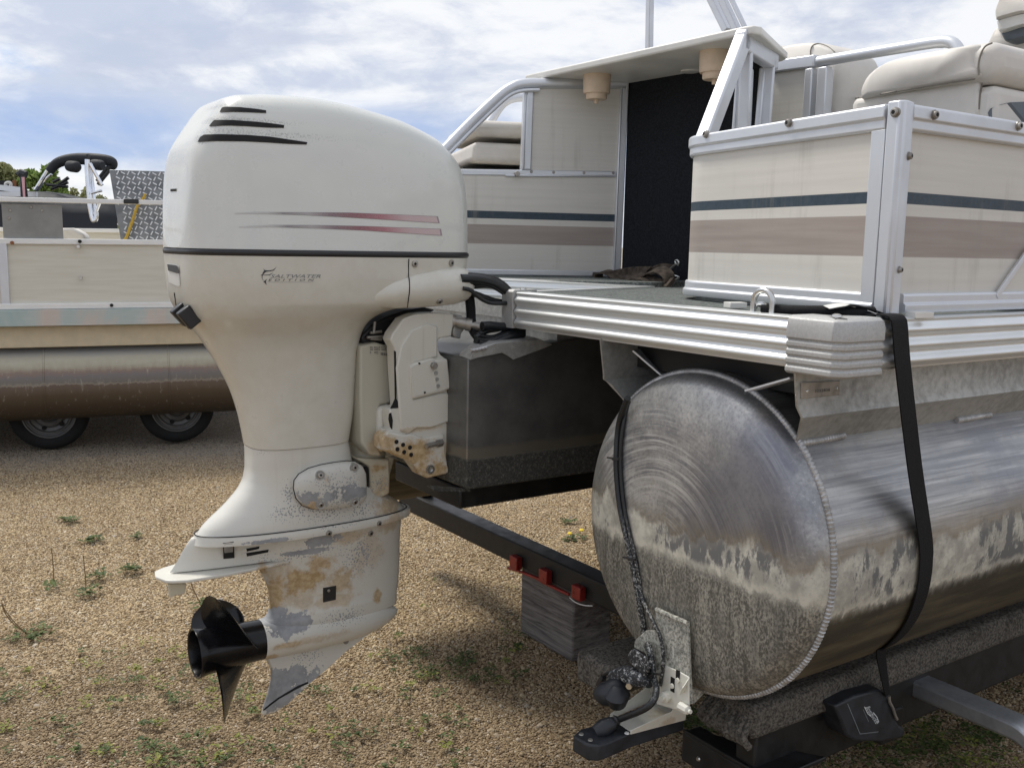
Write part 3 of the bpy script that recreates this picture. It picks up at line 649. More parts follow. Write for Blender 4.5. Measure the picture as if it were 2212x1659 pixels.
# conical bulge on the pan with its separate front cover
def pxline(pts, a): return [BP(x, y, 1, a) for x, y in pts]
bul = G(); axp = [(770, 645), (800, 640), (840, 632), (885, 624), (930, 619), (975, 616), (1000, 615), (1007, 615)]; rr_ = [.004, .026, .042, .050, .053, .052, .044, .030]
apath = [BP(x, y, 1, AC-.175+.002*i) for i, (x, y) in enumerate(axp)]
bul.tube(spline(apath, 4), list(np.interp(np.linspace(0, 1, 29), np.linspace(0, 1, 8), rr_)), 24)
motor.part('side_bulge', bul, M['pan'], pan_o, smooth=70)
SB_ = Surf(panG, bul)
seamp = [SB_.at(*kA(*p), .0008) for p in [(1684, 1122), (1682, 1160), (1682, 1220), (1688, 1270), (1688, 1330), (1680, 1390), (1675, 1430)]]
motor.part('cover_seam', G().tube(spline([p for p in seamp if p is not None], 4), .0013, 6), M['dark'], pan_o)
seamp = [SB_.at(*kB(*p), .0008) for p in [(232, 10), (238, 50), (244, 92)]]
motor.part('cover_seam', G().tube([p for p in seamp if p is not None], .0013, 6), M['dark'], pan_o)
def bolt(x, y, surf, r, parent, name='bolt', mat='boltsteel', h=.004, th=motor, socket=True):
    x, y = surf.near(x, y); p = surf.at(x, y, 0); q = surf.at(x+3, y, 0); s_ = surf.at(x, y+3, 0); nn = np.cross(q-p, s_-p); nn = nrm(nn)
    if nn@(surf.c-Vector(p)) < 0: nn = -nn
    b = th.part(name, G().lathe(p-nn*.002, nn, [(0, r), (h*.8+.002, r), (h+.002, r*.8)], 14), M[mat], parent)
    if socket: th.part('socket', G().lathe(p+nn*(h+.0003), nn, [(-.001, r*.45), (.0006, r*.42)], 6), M['dark'], b if parent is None else parent)
    return b
for x, y in [(1722, 1153), (1955, 1148), (1880, 1392)]: bolt(*kA(x, y), SB_, .0085, pan_o)
# logo: leaping fish and lettering
def lettering(th, body, surf, x0, y0, xw, h, slope, mat, parent, shear=.25, spacing=1., name='lettering', bend=None):
    v, f = text_pts(body, shear, spacing); v = v-v.min(0); v[:, 0] *= xw/v[:, 0].max(); v[:, 1] *= h/v[:, 1].max()
    P3 = [surf.at(x0+a, y0-b+slope*a, .001) for a, b in v]
    return th.part(name, G().add(P3, f), M[mat], parent, smooth=0)
kT = cm(503.1, 550.2, .11372)
lettering(motor, 'SALTWATER', SP_, *kT(712, 443), 108.5, 7.4, .0, 'printmid', pan_o, .32, 1.0)
lettering(motor, 'EDITION', SP_, *kT(668, 500), 99, 4.3, .0, 'print', pan_o, .28, 1.75)
fish = [[(572, 262), (600, 292), (650, 302), (710, 298), (760, 288), (828, 240), (790, 285), (735, 330), (770, 292), (720, 316), (660, 322), (625, 330), (605, 345), (580, 370), (568, 385), (690, 378), (770, 340), (700, 392), (640, 392), (565, 392), (558, 420), (562, 460), (580, 490), (600, 500), (648, 462), (625, 505), (640, 580), (605, 535), (580, 520), (590, 500), (565, 480), (548, 440), (548, 395), (520, 386), (556, 380), (565, 345), (590, 312), (588, 290)]]
for pl_ in fish: motor.part('fish_emblem', SP_.poly([kT(*p) for p in pl_], .001), M['print'], pan_o, smooth=0)
for a in ((655, 522, 1530, 522),):
    st = SP_.strip([kT(a[0], a[1]), kT(a[2], a[3])], [kT(a[0], a[1]+4), kT(a[2], a[3]+4)], 12, 2, .0009); motor.part('emblem_line', st, M['printmid'], pan_o)
# latch recess at the stern and the twin black outlets
st = SP_.strip([kA(138, 1148), kA(206, 1158), kA(216, 1166)], [kA(150, 1270), kA(206, 1296), kA(224, 1294)], 6, 6, .001); st.uv = None
motor.part('latch_recess', st, M['whiteplastic'], pan_o)
st = SP_.strip([kA(146, 1155), kA(204, 1164), kA(214, 1172)], [kA(152, 1196), kA(200, 1212), kA(222, 1214)], 6, 4, .003); st.uv = None
motor.part('latch_handle', st, M['black'], pan_o)
for dx, a in ((0, AC-.03), (12.5, AC-.075)):
    pA, pB_ = BP(372+dx, 672+dx*.25, 1, a), BP(401+dx, 702+dx*.6, 1, a); d_ = nrm(pB_-pA); n_ = np.array([-d_[2], 0, d_[0]])
    n_ = n_ if n_[0] < 0 else -n_
    c_0 = (pA+pB_)/2-n_*.012; motor.part('outlet', G().obox(c_0, (d_, (0, 1, 0), n_), (.024, .012, .017)), M['rubber'], pan_o, bevel=.003)

# exhaust housing below the leg cover
UPW = [(967, 527, 752, .088, 3, 3), (985, 528, 756, .087, 3, 3), (1010, 528, 760, .085, 2.8, 3), (1035, 524, 768, .085, 2.6, 3), (1055, 514, 780, .086, 2.4, 3), (1075, 496, 800, .088, 2.2, 2.9), (1095, 474, 820, .09, 2.1, 2.8), (1112, 452, 845, .091, 2.1, 2.7), (1128, 434, 862, .092, 2.1, 2.6), (1141, 424, 872, .092, 2.1, 2.5)]
upG = G().loft(hstack(UPW, 5))
GF = lambda x, y, a=AC-.08: mloc(x, y, a)
M['up'] = engine_paint('housing_paint', (.64, .63, .575), rough=.34, coat=.3, grime=.22, streak=.12, tan=[(GF(*kB(1640, 1370)), (.10, .12, .045), .75), (GF(*kB(1620, 1300)), (.06, .1, .05), .6)],
                       specks=[(GF(*kB(1180, 1400)), (.13, .08, .05)), (GF(*kB(1000, 1400)), (.10, .08, .05)), (GF(*kB(1420, 1400)), (.07, .08, .04)), (GF(*kB(960, 1300)), (.03, .06, .07)), (GF(*kB(740, 1050)), (.05, .08, .02))])
M['pad'] = engine_paint('mount_cover_paint', (.58, .57, .52), rough=.35, grime=.2, tan=[(GF(*kB(1080, 1345)), (.05, .1, .035), .9), (GF(*kB(1160, 1190)), (.03, .1, .03), .5)],
                        grey=[(GF(*kB(1270, 1270)), (.09, .12, .055)), (GF(*kB(1060, 1290)), (.045, .12, .03)), (GF(*kB(1400, 1260)), (.06, .12, .025))], specks=[(GF(*kB(1230, 1260)), (.16, .2, .10))])
up_o = motor.part('exhaust_housing', upG, M['up'], smooth=60)
SU_ = Surf(upG)
padpts = [(995, 1260), (1000, 1210), (1030, 1170), (1090, 1135), (1170, 1112), (1260, 1096), (1330, 1088), (1385, 1090), (1430, 1115), (1452, 1160), (1456, 1230), (1455, 1310), (1440, 1345), (1380, 1370), (1280, 1388), (1190, 1396), (1110, 1392), (1050, 1370), (1012, 1325)]
padc = [BP(*kB(*p), 1, AC-.10) for p in padpts]; cen = np.mean(padc, 0); pd = G()
rings = [[cen+(p-cen)*s_+np.array([0, o_, 0]) for p in padc] for s_, o_ in ((.97, .045), (1, .0), (.975, -.010), (.92, -.016), (.6, -.022), (.15, -.024))]
pd.loft(rings); pad_o = motor.part('mount_cover', pd, M['pad'], up_o, smooth=50)
motor.part('mount_cover_joint', G().tube([cen+(p-cen)*1.004+np.array([0, .002, 0]) for p in padc+[padc[0]]], .0016, 5), M['dark'], up_o)
SD_ = Surf(pd)
for x, y in [(1163, 1178), (1380, 1130), (1166, 1362), (1383, 1345)]:
    p = SD_.at(*kB(x, y), 0); motor.part('bolt_well', G().lathe(p+np.array([0, -.0012, 0]), (0, -1, 0), [(-.01, .0125), (.0015, .0125), (.0008, .009)], 14), M['oldalu'], pad_o)
    bolt(*kB(x, y), SD_, .0075, pad_o, h=.007)
# lower mount block in front of the cover
blk = lu([kB(*p) for p in [(1380, 1066), (1596, 1066), (1600, 1180), (1598, 1290), (1560, 1310), (1478, 1322), (1470, 1120)]], AC-.05)
M['block'] = engine_paint('stained_block', (.58, .54, .42), rough=.5, grime=.5, tan=[(mloc(*kB(1540, 1130), AC-.06), (.05, .1, .02), 1.), (mloc(*kB(1560, 1250), AC-.06), (.05, .1, .05), .6)], specks=[(mloc(*kB(1540, 1240), AC-.06), (.06, .1, .05))])
motor.part('lower_mount', G().prism(blk, 1, AC-.062, AC+.07), M['block'], up_o, bevel=.006)
motor.part('mount_gap', G().prism(lu([kB(*p) for p in [(1452, 1130), (1474, 1130), (1480, 1322), (1456, 1320)]], AC-.06), 1, AC-.058, AC+.02), M['dark'], up_o)

# gear case: flange, cavitation plate, strut, torpedo, skeg
FL = [(1141, 419, 884, .094, 2.1, 2.5), (1146, 417, 886, .096, 2.1, 2.5), (1153, 415, 886, .097, 2.1, 2.5), (1160, 412, 884, .096, 2.1, 2.5)]
flG = G().loft(hstack(FL, 3))
STR = [(1146, 412, 840, .078, 1.5, 2.2), (1158, 401, 838, .066, 1.45, 2.2), (1176, 389, 836, .056, 1.4, 2.2), (1191, 379, 834, .050, 1.4, 2.2), (1208, 366, 830, .046, 1.4, 2.2)]
midG = G().loft(hstack(STR, 4))
TAN = [(GF(*kC(1060, 600)), (.10, .7, .07), 1.), (GF(*kC(900, 740)), (.07, .7, .09), 1.), (GF(*kC(820, 540)), (.03, .7, .05), 1.), (GF(*kC(1180, 470)), (.07, .7, .035), .9), (GF(*kC(1330, 600)), (.06, .7, .06), .8), (GF(*kC(1570, 700)), (.025, .7, .035), .9), (GF(*kC(1640, 220)), (.07, .7, .05), .6), (GF(*kC(1000, 1000)), (.08, .7, .015), .8), (GF(*kC(890, 1100)), (.03, .7, .02), .8), (GF(*kC(1290, 720)), (.10, .7, .03), .6), (GF(*kC(860, 330)), (.05, .7, .015), .7), (GF(*kC(1350, 300)), (.09, .7, .03), .6), (GF(*kC(1000, 650)), (.16, .7, .13), .55), (GF(*kC(1500, 400)), (.08, .7, .10), .35), (GF(*kC(1100, 980)), (.18, .7, .02), .5)]
GREY = [(GF(*kC(930, 880)), (.065, .7, .05)), (GF(*kC(1060, 870)), (.06, .7, .03)), (GF(*kC(1180, 320)), (.085, .7, .022)), (GF(*kC(1080, 400)), (.10, .7, .012)), (GF(*kC(830, 315)), (.09, .7, .010)), (GF(*kC(1000, 1270)), (.14, .7, .05)), (GF(*kC(850, 1330)), (.08, .7, .08)), (GF(*kC(900, 1385)), (.13, .7, .062)), (GF(*kC(1010, 880)), (.085, .7, .045))]
SPK = [(GF(*kC(1000, 430)), (.16, .2, .04)), (GF(*kC(1350, 830)), (.12, .2, .05)), (GF(*kC(1150, 1120)), (.10, .2, .05)), (GF(*kC(1450, 420)), (.12, .2, .12)), (GF(*kC(1250, 190)), (.12, .2, .03))]
M['gear'] = engine_paint('gearcase_paint', (.64, .625, .56), rough=.32, grime=.35, tan=TAN, grey=GREY, specks=SPK)
gear_o = motor.part('gearcase', midG, M['gear'], smooth=60)
motor.part('flange', flG, M['gear'], gear_o, bevel=.0)
jl = hstack([(1140, 419, 878, .0945, 2.1, 2.5), (1141, 419, 878, .0945, 2.1, 2.5)], 1)[0]
motor.part('housing_joint', G().tube([np.array(p) for p in jl+[jl[0]]], .0014, 5), M['dark'], gear_o)
# plate: outline in plan, slightly thickened
PU = BP(465, 1250, 1, AC-.085)[2]
def pl_pt(x, y): q = BP(x, y, 2, PU); return (q[0], q[1])
near = [kC(*p) for p in [(200, 582), (320, 574), (560, 535), (800, 486), (1000, 440), (1200, 388), (1370, 330)]]
nearp = [pl_pt(*p) for p in near]; aftp = pl_pt(*kC(95, 448)); nearp[-1] = (nearp[-1][0], AC-.06)
a0 = nearp[0]; out = [(a0[0]+.008, a0[1])]+nearp[1:]; far = [(l, 2*AC-a) for l, a in out][::-1]
plate = out+far+[(a0[0]-.012, 2*AC-a0[1]-.016), (a0[0]-.02, AC), (a0[0]-.006, a0[1]+.012)]
motor.part('antiventilation_plate', G().prism(plate, 2, PU-.005, PU+.003), M['gear'], gear_o, bevel=.002)
fil = [(l, a) for l, a in out[2:]]                        # fillet rising from the plate to the body
motor.part('plate_root', G().loft([[(l, AC-(AC-a)*k, PU+h) for l, a in out[4:]]+[(l, AC+(AC-a)*k, PU+h) for l, a in out[4:][::-1]] for k, h in ((.97, .002), (.86, .005), (.74, .012), (.62, .03))]), M['gear'], gear_o, smooth=60)
STRUT = [(1140, 520, 868, .076, 2.2, 2.2), (1170, 530, 866, .070, 2.2, 2.1), (1195, 545, 864, .063, 2.2, 2.0), (1216, 557, 863, .058, 2.2, 1.9), (1240, 571, 863, .052, 2.2, 1.8), (1265, 579, 862, .049, 2.2, 1.8), (1287, 581, 861, .048, 2.2, 1.8), (1305, 579, 859, .050, 2.2, 1.8), (1318, 573, 857, .053, 2.2, 1.8), (1330, 560, 857, .053, 2.3, 1.8), (1345, 556, 856, .050, 2.3, 1.8)]
strG = G().loft(hstack(STRUT, 5)); motor.part('strut', strG, M['gear'], gear_o, smooth=60)
HB, HF = BP(566, 1379, 1, AC), BP(858, 1318, 1, AC); tu = (HB[2]+HF[2])/2
R0 = .0535; Lt = HF[0]-HB[0]
torp = G().lathe((HB[0], AC, tu), (1, 0, 0), [(-.004, R0*.985), (0, R0), (.05, R0*1.05), (.12, R0*1.08), (Lt*.62, R0*1.03), (Lt*.78, R0*.86), (Lt*.88, R0*.64), (Lt*.95, R0*.40), (Lt*.985, R0*.2), (Lt, .003)], 36)
motor.part('torpedo', torp, M['gear'], gear_o, smooth=60)
skp = lu([kC(*p) for p in [(800, 1040), (835, 1110), (850, 1150), (848, 1200), (828, 1290), (800, 1370), (788, 1415), (800, 1428), (860, 1420), (940, 1370), (1090, 1230), (1220, 1120), (1350, 1000), (1480, 900), (1560, 850)]], AC)
skn = np.array(skp); sk = G(); sc_ = skn.mean(0)
ring = lambda s_, o_: [(sc_[0]+(p[0]-sc_[0])*s_, AC+o_, sc_[1]+(p[1]-sc_[1])*s_) for p in skn]
sk.loft([ring(.90, -.009), ring(1, -.002), ring(1, .002), ring(.90, .009)])
motor.part('skeg', sk, M['gear'], gear_o, smooth=50)
motor.part('skeg_scar', G().tube([BP(*kC(*p), 1, AC-.0085) for p in [(800, 1400), (840, 1365), (900, 1320), (960, 1285), (1020, 1250), (1085, 1222)]], [.002, .003, .003, .0035, .004, .003], 5), M['dark'], gear_o)
tabl = lu([kC(*p) for p in [(190, 590), (308, 588), (295, 655), (240, 662), (200, 680)]], AC-.02)
motor.part('trim_tab', G().prism(tabl, 1, AC-.024, AC-.012), M['block'], gear_o, bevel=.002)
SG_ = Surf(midG, strG, torp, flG)
def inlet(pts, mat='dark', off=.0014, nm='water_inlet', parent=None): return motor.part(nm, SG_.poly([kC(*p) for p in pts], off), M[mat], parent or gear_o, smooth=0)
def sq(name, pts, mat):
    p = [SG_.at(*kC(*q), .0) for q in pts]; c = np.mean(p, 0); nn = nrm(np.cross(p[1]-p[0], p[2]-p[0])); nn = nn if nn[1] < 0 else -nn
    return motor.part(name, G().loft([[q-nn*.004 for q in p], [q+nn*.0015 for q in p]]), M[mat], gear_o, bevel=.001)
sq('inspection_cover', [(541, 330), (612, 320), (616, 424), (545, 430)], 'dark'); 
sq('inspection_plate', [(548, 338), (606, 330), (609, 416), (551, 422)], 'boltsteel')
sq('side_grille', [(1182, 616), (1266, 602), (1264, 692), (1182, 710)], 'black')
bolt(*kC(1217, 633), SG_, .004, gear_o, socket=False)
for pts in ([(660, 374), (680, 366), (775, 350), (772, 366), (690, 384), (664, 388)], [(660, 402), (680, 394), (834, 370), (830, 388), (690, 416), (664, 418)]): inlet(pts)
for pts in ([(656, 380), (668, 366), (690, 362), (694, 386), (664, 392)], [(656, 408), (668, 396), (690, 392), (694, 416), (664, 420)]): inlet(pts, 'gear', .002, 'inlet_lip')
for x, y, r in [(1485, 268, .0075), (1218, 268, .008), (1540, 205, .007)]: bolt(*kC(x, y), SG_, r, gear_o, socket=True)
p = BP(*kC(1327, 956), 1, AC-.03); motor.part('drain_screw', G().lathe(p, (0, -1, 0), [(0, .008), (.004, .008), (.004, .005)], 12), M['boltsteel'], gear_o)

# propeller
prop = motor.part('propeller', G().lathe((HB[0]-.001, AC, tu), (-1, 0, 0), [(0, .046), (.002, .0525), (.03, .053), (.12, .0555), (.155, .060), (.172, .0635), (.176, .0625), (.174, .058), (.13, .050), (.05, .048), (.05, .02), (.06, .001)], 40), M['prop'], smooth=50)
motor.part('inner_hub', G().lathe((HB[0]-.02, AC, tu), (-1, 0, 0), [(0, .02), (.11, .02), (.118, .013), (.13, .011), (.13, .001)], 20), M['prop'], prop)
for k in range(3):
    sp_ = G().obox((HB[0]-.10, AC+.035*math.sin(k*2.094+.5), tu+.035*math.cos(k*2.094+.5)), ((1, 0, 0), (0, math.cos(k*2.094+.5), -math.sin(k*2.094+.5)), (0, math.sin(k*2.094+.5), math.cos(k*2.094+.5))), (.03, .004, .018)); motor.part('hub_spoke', sp_, M['prop'], prop)
def blade(phi):
    R1 = .184; rows_f = []; rows_b = []
    for i in range(13):
        r = .047+(R1-.047)*i/12; q = i/12
        half = (.098*math.sin(PI*(.17+.70*q))**.8)*(1 if q < .8 else math.sqrt(max(1-((q-.8)/.203)**2, 0.)))+.0015
        pitch = math.atan2(.40/(2*PI), r); rake = .030*q**1.5+.012*q; skew = .14*q**1.6; f_ = []; b_ = []
        for j in range(13):
            s_ = (j/12-.5)*2*half; x = s_*math.sin(pitch)-rake; th_ = phi+skew+s_*math.cos(pitch)/r
            thk = .0030*(1-q*.75)*(1-(2*j/12-1)**2)+.0006
            for lst, o_ in ((f_, thk), (b_, -thk)):
                lst.append((HB[0]-.085+x+o_*math.cos(pitch), AC-r*math.sin(th_), tu+r*math.cos(th_)))
        rows_f.append(f_+b_[::-1])
    return G().loft(rows_f, True, True)
for ph in (rad(30), rad(150), rad(270)): motor.part('blade', blade(ph), M['prop'], prop, smooth=60)

# swivel and clamp brackets
CT = lambda x, y, a: mloc(*kL(x, y), a)
M['clamp'] = engine_paint('clamp_paint', (.61, .595, .53), rough=.34, grime=.35, streak=.30, tan=[(CT(500, 1130, AC-.16), (.16, .2, .055), 1.), (CT(660, 1270, AC-.16), (.09, .2, .06), 1.), (CT(820, 1150, AC-.16), (.06, .2, .05), .7), (CT(330, 1060, AC-.16), (.05, .2, .04), .9), (CT(600, 960, AC-.16), (.12, .2, .012), .5)])
M['swivel'] = engine_paint('swivel_paint', (.47, .45, .37), rough=.45, grime=.4, streak=.4, tan=[(CT(300, 1100, AC-.1), (.06, .2, .06), .6)])
a0_, a1_ = AC-.165, AC-.118
swp = lu([kL(*p) for p in [(118, 330), (240, 305), (350, 335), (385, 370), (402, 410), (402, 735), (380, 762), (275, 778), (262, 800), (262, 1090), (285, 1165), (200, 1160), (128, 1060), (118, 700)]], AC-.085)
motor.part('swivel_bracket', G().prism(swp, 1, AC-.10, AC+.10), M['swivel'], bevel=.012, seg=3)
tubp = BP(*kL(190, 700), 1, AC); q_ = BP(*kL(195, 1170), 1, AC); q0 = BP(*kL(190, 300), 1, AC)
motor.part('steering_tube', G().lathe((tubp[0], AC, q_[2]), (0, 0, 1), [(-.012, .047), (0, .050), (.04, .052), (.05, .062), (q0[2]-q_[2], .064)], 28), M['swivel'], smooth=40)
motor.part('tube_ring', G().lathe((tubp[0], AC, q_[2]-.016), (0, 0, 1), [(-.004, .052), (0, .055), (.006, .055), (.008, .05)], 28), M['boltsteel'])
pl2 = lu([kL(*p) for p in [(282, 800), (375, 775), (365, 830), (362, 960), (385, 1010), (300, 1150), (268, 1090), (270, 840)]], AC-.11)
motor.part('tilt_arm', G().prism(pl2, 1, AC-.118, AC-.06), M['clamp'], bevel=.01, seg=3)
clp = [(465, 130), (520, 105), (560, 93), (640, 86), (720, 84), (800, 90), (850, 95), (845, 180), (832, 262), (740, 278), (722, 312), (735, 370), (750, 402), (790, 432), (825, 662), (812, 682), (840, 900), (850, 1000), (860, 1080), (862, 1210), (806, 1250), (822, 1300), (650, 1340), (592, 1312), (520, 1212), (430, 1180), (300, 1122), (296, 1030), (345, 975), (378, 970), (370, 930), (360, 850), (365, 812), (425, 795), (405, 500), (400, 350), (366, 290), (385, 240)]
clG = G().prism(lu([kL(*p) for p in clp], a0_), 1, a0_, a1_)
clamp_o = motor.part('clamp_bracket', clG, M['clamp'], bevel=.008, seg=3)
motor.part('clamp_bracket', G().prism(lu([kL(*p) for p in clp], a0_), 1, AC+.118, AC+.165), M['clamp'], bevel=.008)
pk = [(512, 490), (545, 465), (690, 425), (720, 440), (800, 430), (826, 660), (740, 690), (540, 740), (525, 690)]
motor.part('side_boss', G().prism(lu([kL(*p) for p in pk], a0_-.01), 1, a0_-.012, a0_+.01), M['clamp'], clamp_o, bevel=.005)
rc_ = [(520, 500), (550, 476), (690, 436), (690, 520), (706, 560), (720, 660), (740, 672), (545, 720), (532, 690)]
motor.part('boss_pocket', G().prism(lu([kL(*p) for p in rc_], a0_-.012), 1, a0_-.0135, a0_), M['clamp'], clamp_o, bevel=.001)
mid_ = [(405, 500), (440, 330), (520, 210), (640, 160), (720, 180), (720, 420), (690, 425), (545, 465), (512, 490), (525, 690), (540, 740), (740, 690), (812, 690), (838, 900), (660, 960), (560, 960), (500, 1005), (440, 980), (425, 800)]
motor.part('bracket_cover', G().prism(lu([kL(*p) for p in mid_], a0_), 1, a0_-.006, a0_+.01), M['clamp'], clamp_o, bevel=.005)
low_ = [(300, 1035), (345, 985), (470, 1010), (520, 1000), (600, 1035), (700, 1020), (770, 1000), (780, 1120), (800, 1245), (820, 1295), (650, 1338), (594, 1310), (522, 1208), (432, 1168), (305, 1118)]
lowG = G().prism(lu([kL(*p) for p in low_], a0_-.006), 1, a0_-.009, a0_+.01)
motor.part('pivot_ear', lowG, M['clamp'], clamp_o, bevel=.004)
SQ_ = Surf(lowG, clG)
def disc(x, y, surf, r, mat, parent, nm, depth=.0012):
    p = surf.at(x, y, 0); return motor.part(nm, G().lathe(p, (0, -1, 0), [(-.004, r), (depth, r), (depth, r*.82), (depth*.3, r*.8), (depth*.3, .0005)], 16), M[mat], parent)
for x, y in [(413, 1062), (463, 1085), (420, 1118), (471, 1140), (524, 1160), (515, 1105)]: disc(*kL(x, y), SQ_, .0058, 'dark', clamp_o, 'pin_hole')
disc(*kL(668, 1270), SQ_, .0125, 'boltsteel', clamp_o, 'pivot_bolt', .004)
disc(*kL(668, 1270), SQ_, .0075, 'steel', clamp_o, 'pivot_pin', .006)
PQ = Surf(G().prism(lu([kL(*p) for p in pk], a0_-.01), 1, a0_-.0135, a0_+.01))
p = PQ.at(*kL(692, 482), 0); motor.part('clamp_bolt', G().lathe(p, (0, -1, 0), [(-.004, .0095), (.010, .0095), (.012, .0075)], 6), M['boltsteel'], clamp_o); 
for x, y in [(714, 540), (722, 588), (730, 638)]: disc(*kL(x, y), PQ, .0052, 'oldalu', clamp_o, 'adjust_hole')
for x, y in [(588, 468), (628, 688)]: disc(*kL(x, y), PQ, .0028, 'dark', clamp_o, 'pilot_hole')
zp, zq = BP(*kL(640, 1095), 1, a0_-.02), BP(*kL(755, 1065), 1, a0_-.006); motor.part('grease_fitting', G().cyl(zp, zq, .0065, 10), M['boltsteel'], clamp_o); motor.part('fitting_nut', G().cyl(zq*.65+zp*.35, zq, .011, 6), M['boltsteel'], clamp_o)
# label on the swivel bracket
SW_ = Surf(G().prism(swp, 1, AC-.10, AC+.10))
kV = cm(786.1, 731, .03198)
lab = SW_.strip([kV(385, 440), kV(1000, 520), kV(1400, 580)], [kV(385, 1050), kV(1000, 1150), kV(1640, 1280)], 6, 3, .0008); motor.part('rating_label', lab, M['swivel'], None)
for i, y in enumerate((560, 650, 740, 880, 970)):
    for x0, x1 in ((395, 600), (660, 980), (1000, 1090), (1150, 1500)) if i < 3 else ((395, 470), (680, 960)):
        st = SW_.strip([kV(x0, y), kV(x1, y+(x1-x0)*.13)], [kV(x0, y+38), kV(x1, y+38+(x1-x0)*.13)], 3, 2, .0013); motor.part('label_line', st, M['print'])
for i in range(9):
    x = 1115+i*52; st = SW_.strip([kV(x, 950+(x-1115)*.12), kV(x+(34 if i % 3 else 20), 952+(x-1115)*.12)], [kV(x, 1130+(x-1115)*.12), kV(x+(34 if i % 3 else 20), 1132+(x-1115)*.12)], 2, 2, .0013); motor.part('bar_code_line', st, M['print'])
# dark works between leg cover and brackets
motor.part('steering_arm', G().prism(lu([kL(*p) for p in [(130, 260), (220, 170), (330, 110), (480, 60), (620, 40), (700, 60), (560, 130), (450, 170), (380, 240), (370, 300), (300, 330), (140, 320)]], AC-.06), 1, AC-.07, AC+.1), M['rubber'], bevel=.006)
for pa in ([(215, 235), (300, 225)], [(190, 270), (310, 262)], [(250, 150), (240, 240)], [(215, 280), (300, 285)]): motor.part('linkage', G().tube([BP(*kL(*p), 1, AC-.085) for p in pa], .004, 8), M['boltsteel'])
# steering tube nut and rod towards the boat
ax0, ax1 = BP(980, 694, 1, AC-.15), BP(1045, 707, 1, AC-.19)
dv = nrm(ax1-ax0); Lr_ = np.linalg.norm(ax1-ax0)
motor.part('steering_fitting', G().lathe(ax0, dv, [(-.012, .019), (.004, .019), (.004, .014), (.012, .014), (.012, .016), (.034, .016), (.034, .0185), (.048, .0185), (.048, .0115), (Lr_+.02, .0115), (Lr_+.02, .009)], 18), M['boltsteel'])
motor.part('tilt_tube_ear', G().prism(lu([kL(*p) for p in [(842, 92), (900, 100), (935, 140), (930, 200), (900, 240), (895, 280), (850, 270), (835, 240)]], AC-.15), 1, AC-.155, AC-.13), M['oldalu'], clamp_o, bevel=.004)

for pts in ([(396, 370), (408, 380), (412, 735), (428, 765), (425, 805), (368, 808), (388, 768), (402, 735)], [(358, 850), (372, 840), (384, 900), (380, 968), (366, 950), (354, 890)]):
    motor.part('bracket_gap', G().prism(lu([kL(*p) for p in pts], a0_), 1, a0_-.0015, a0_+.002), M['dark'], clamp_o, smooth=0)

# ------------------------------------------------------------------ pontoon boat
TC = (.369, -.492); TR = .354                           # starboard pontoon: centre (a,u), radius
boat = Thing('pontoon_boat', 'cream striped pontoon boat with corrugated silver deck edge and grey aluminium pontoon', 'pontoon boat', (0, 0, 0))
M['tube'] = pontoon_mat('pontoon_aluminium', (-.462, -.578))
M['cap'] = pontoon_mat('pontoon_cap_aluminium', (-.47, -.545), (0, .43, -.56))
NF0, NF1 = BP(1400, 621, 2, 0), BP(1005, 601.5, 2, .02)
deckpoly = [(.012, .012), (.012, 1.03), (NF0[0], NF0[1]+.0), (NF0[0]+.6, NF0[1]+.3), (6.2, 1.6), (6.2, .012)]
boat.part('deck', G().prism(deckpoly, 2, -.032, 0.), M['deck'], smooth=0)
boat.part('deck', G().prism([(NF1[0], NF1[1]), (NF1[0]+.02, NF1[1]+.35), (6.2, 2.53), (6.2, 1.55), (NF0[0]+.55, NF0[1]+.15), (NF0[0]+.01, NF0[1]-.005)], 2, -.02, .016), M['deck'], smooth=0)
def fprof(o0=.010, amp=.009, h=.088):
    n = 36; out = [(o0+amp*(.5-.5*math.cos(2*PI*3*i/n)), -.003-h*i/n) for i in range(n+1)]
    return [(-.030, .001), (-.030, .0045), (o0-.002, .0045), (o0+.003, .002)]+out+[(o0-.004, -.092), (0, -.090)]
fa = boat.part('deck_edge_trim', G().sweep([(0, 1.015), (0, .03)], fprof()), M['fascia'], smooth=40)
boat.part('deck_edge_trim', G().sweep([(.03, 0), (6.2, 0)], fprof()), M['fascia'], smooth=40)
boat.part('notch_trim', G().sweep([(NF0[0]-.005, NF0[1]-.002), (.02, 1.045)], [(-.028, .001), (-.028, .005), (.004, .005), (.004, -.09), (0, -.09)]), M['fascia'], smooth=30)
nf = G().sweep([(NF1[0], NF1[1]), (NF0[0], NF0[1])], fprof()); L_ = NF0[1]-NF1[1]
nf.v = [(l, a, u+.02*max(0, (a-NF0[1])/-L_)) for l, a, u in nf.v]
boat.part('deck_edge_trim', nf, M['fascia'], smooth=40)
sp0 = (np.array(NF1)*.22+np.array(NF0)*.78); 
for k in (.70, .62): 
    q = np.array(NF1)*(1-k)+np.array(NF0)*k; boat.part('trim_screw', G().lathe((q[0]+.012, q[1], .006+.02*(1-k)), (0, 0, 1), [(0, .006), (.003, .005)], 8), M['steel'], fa)
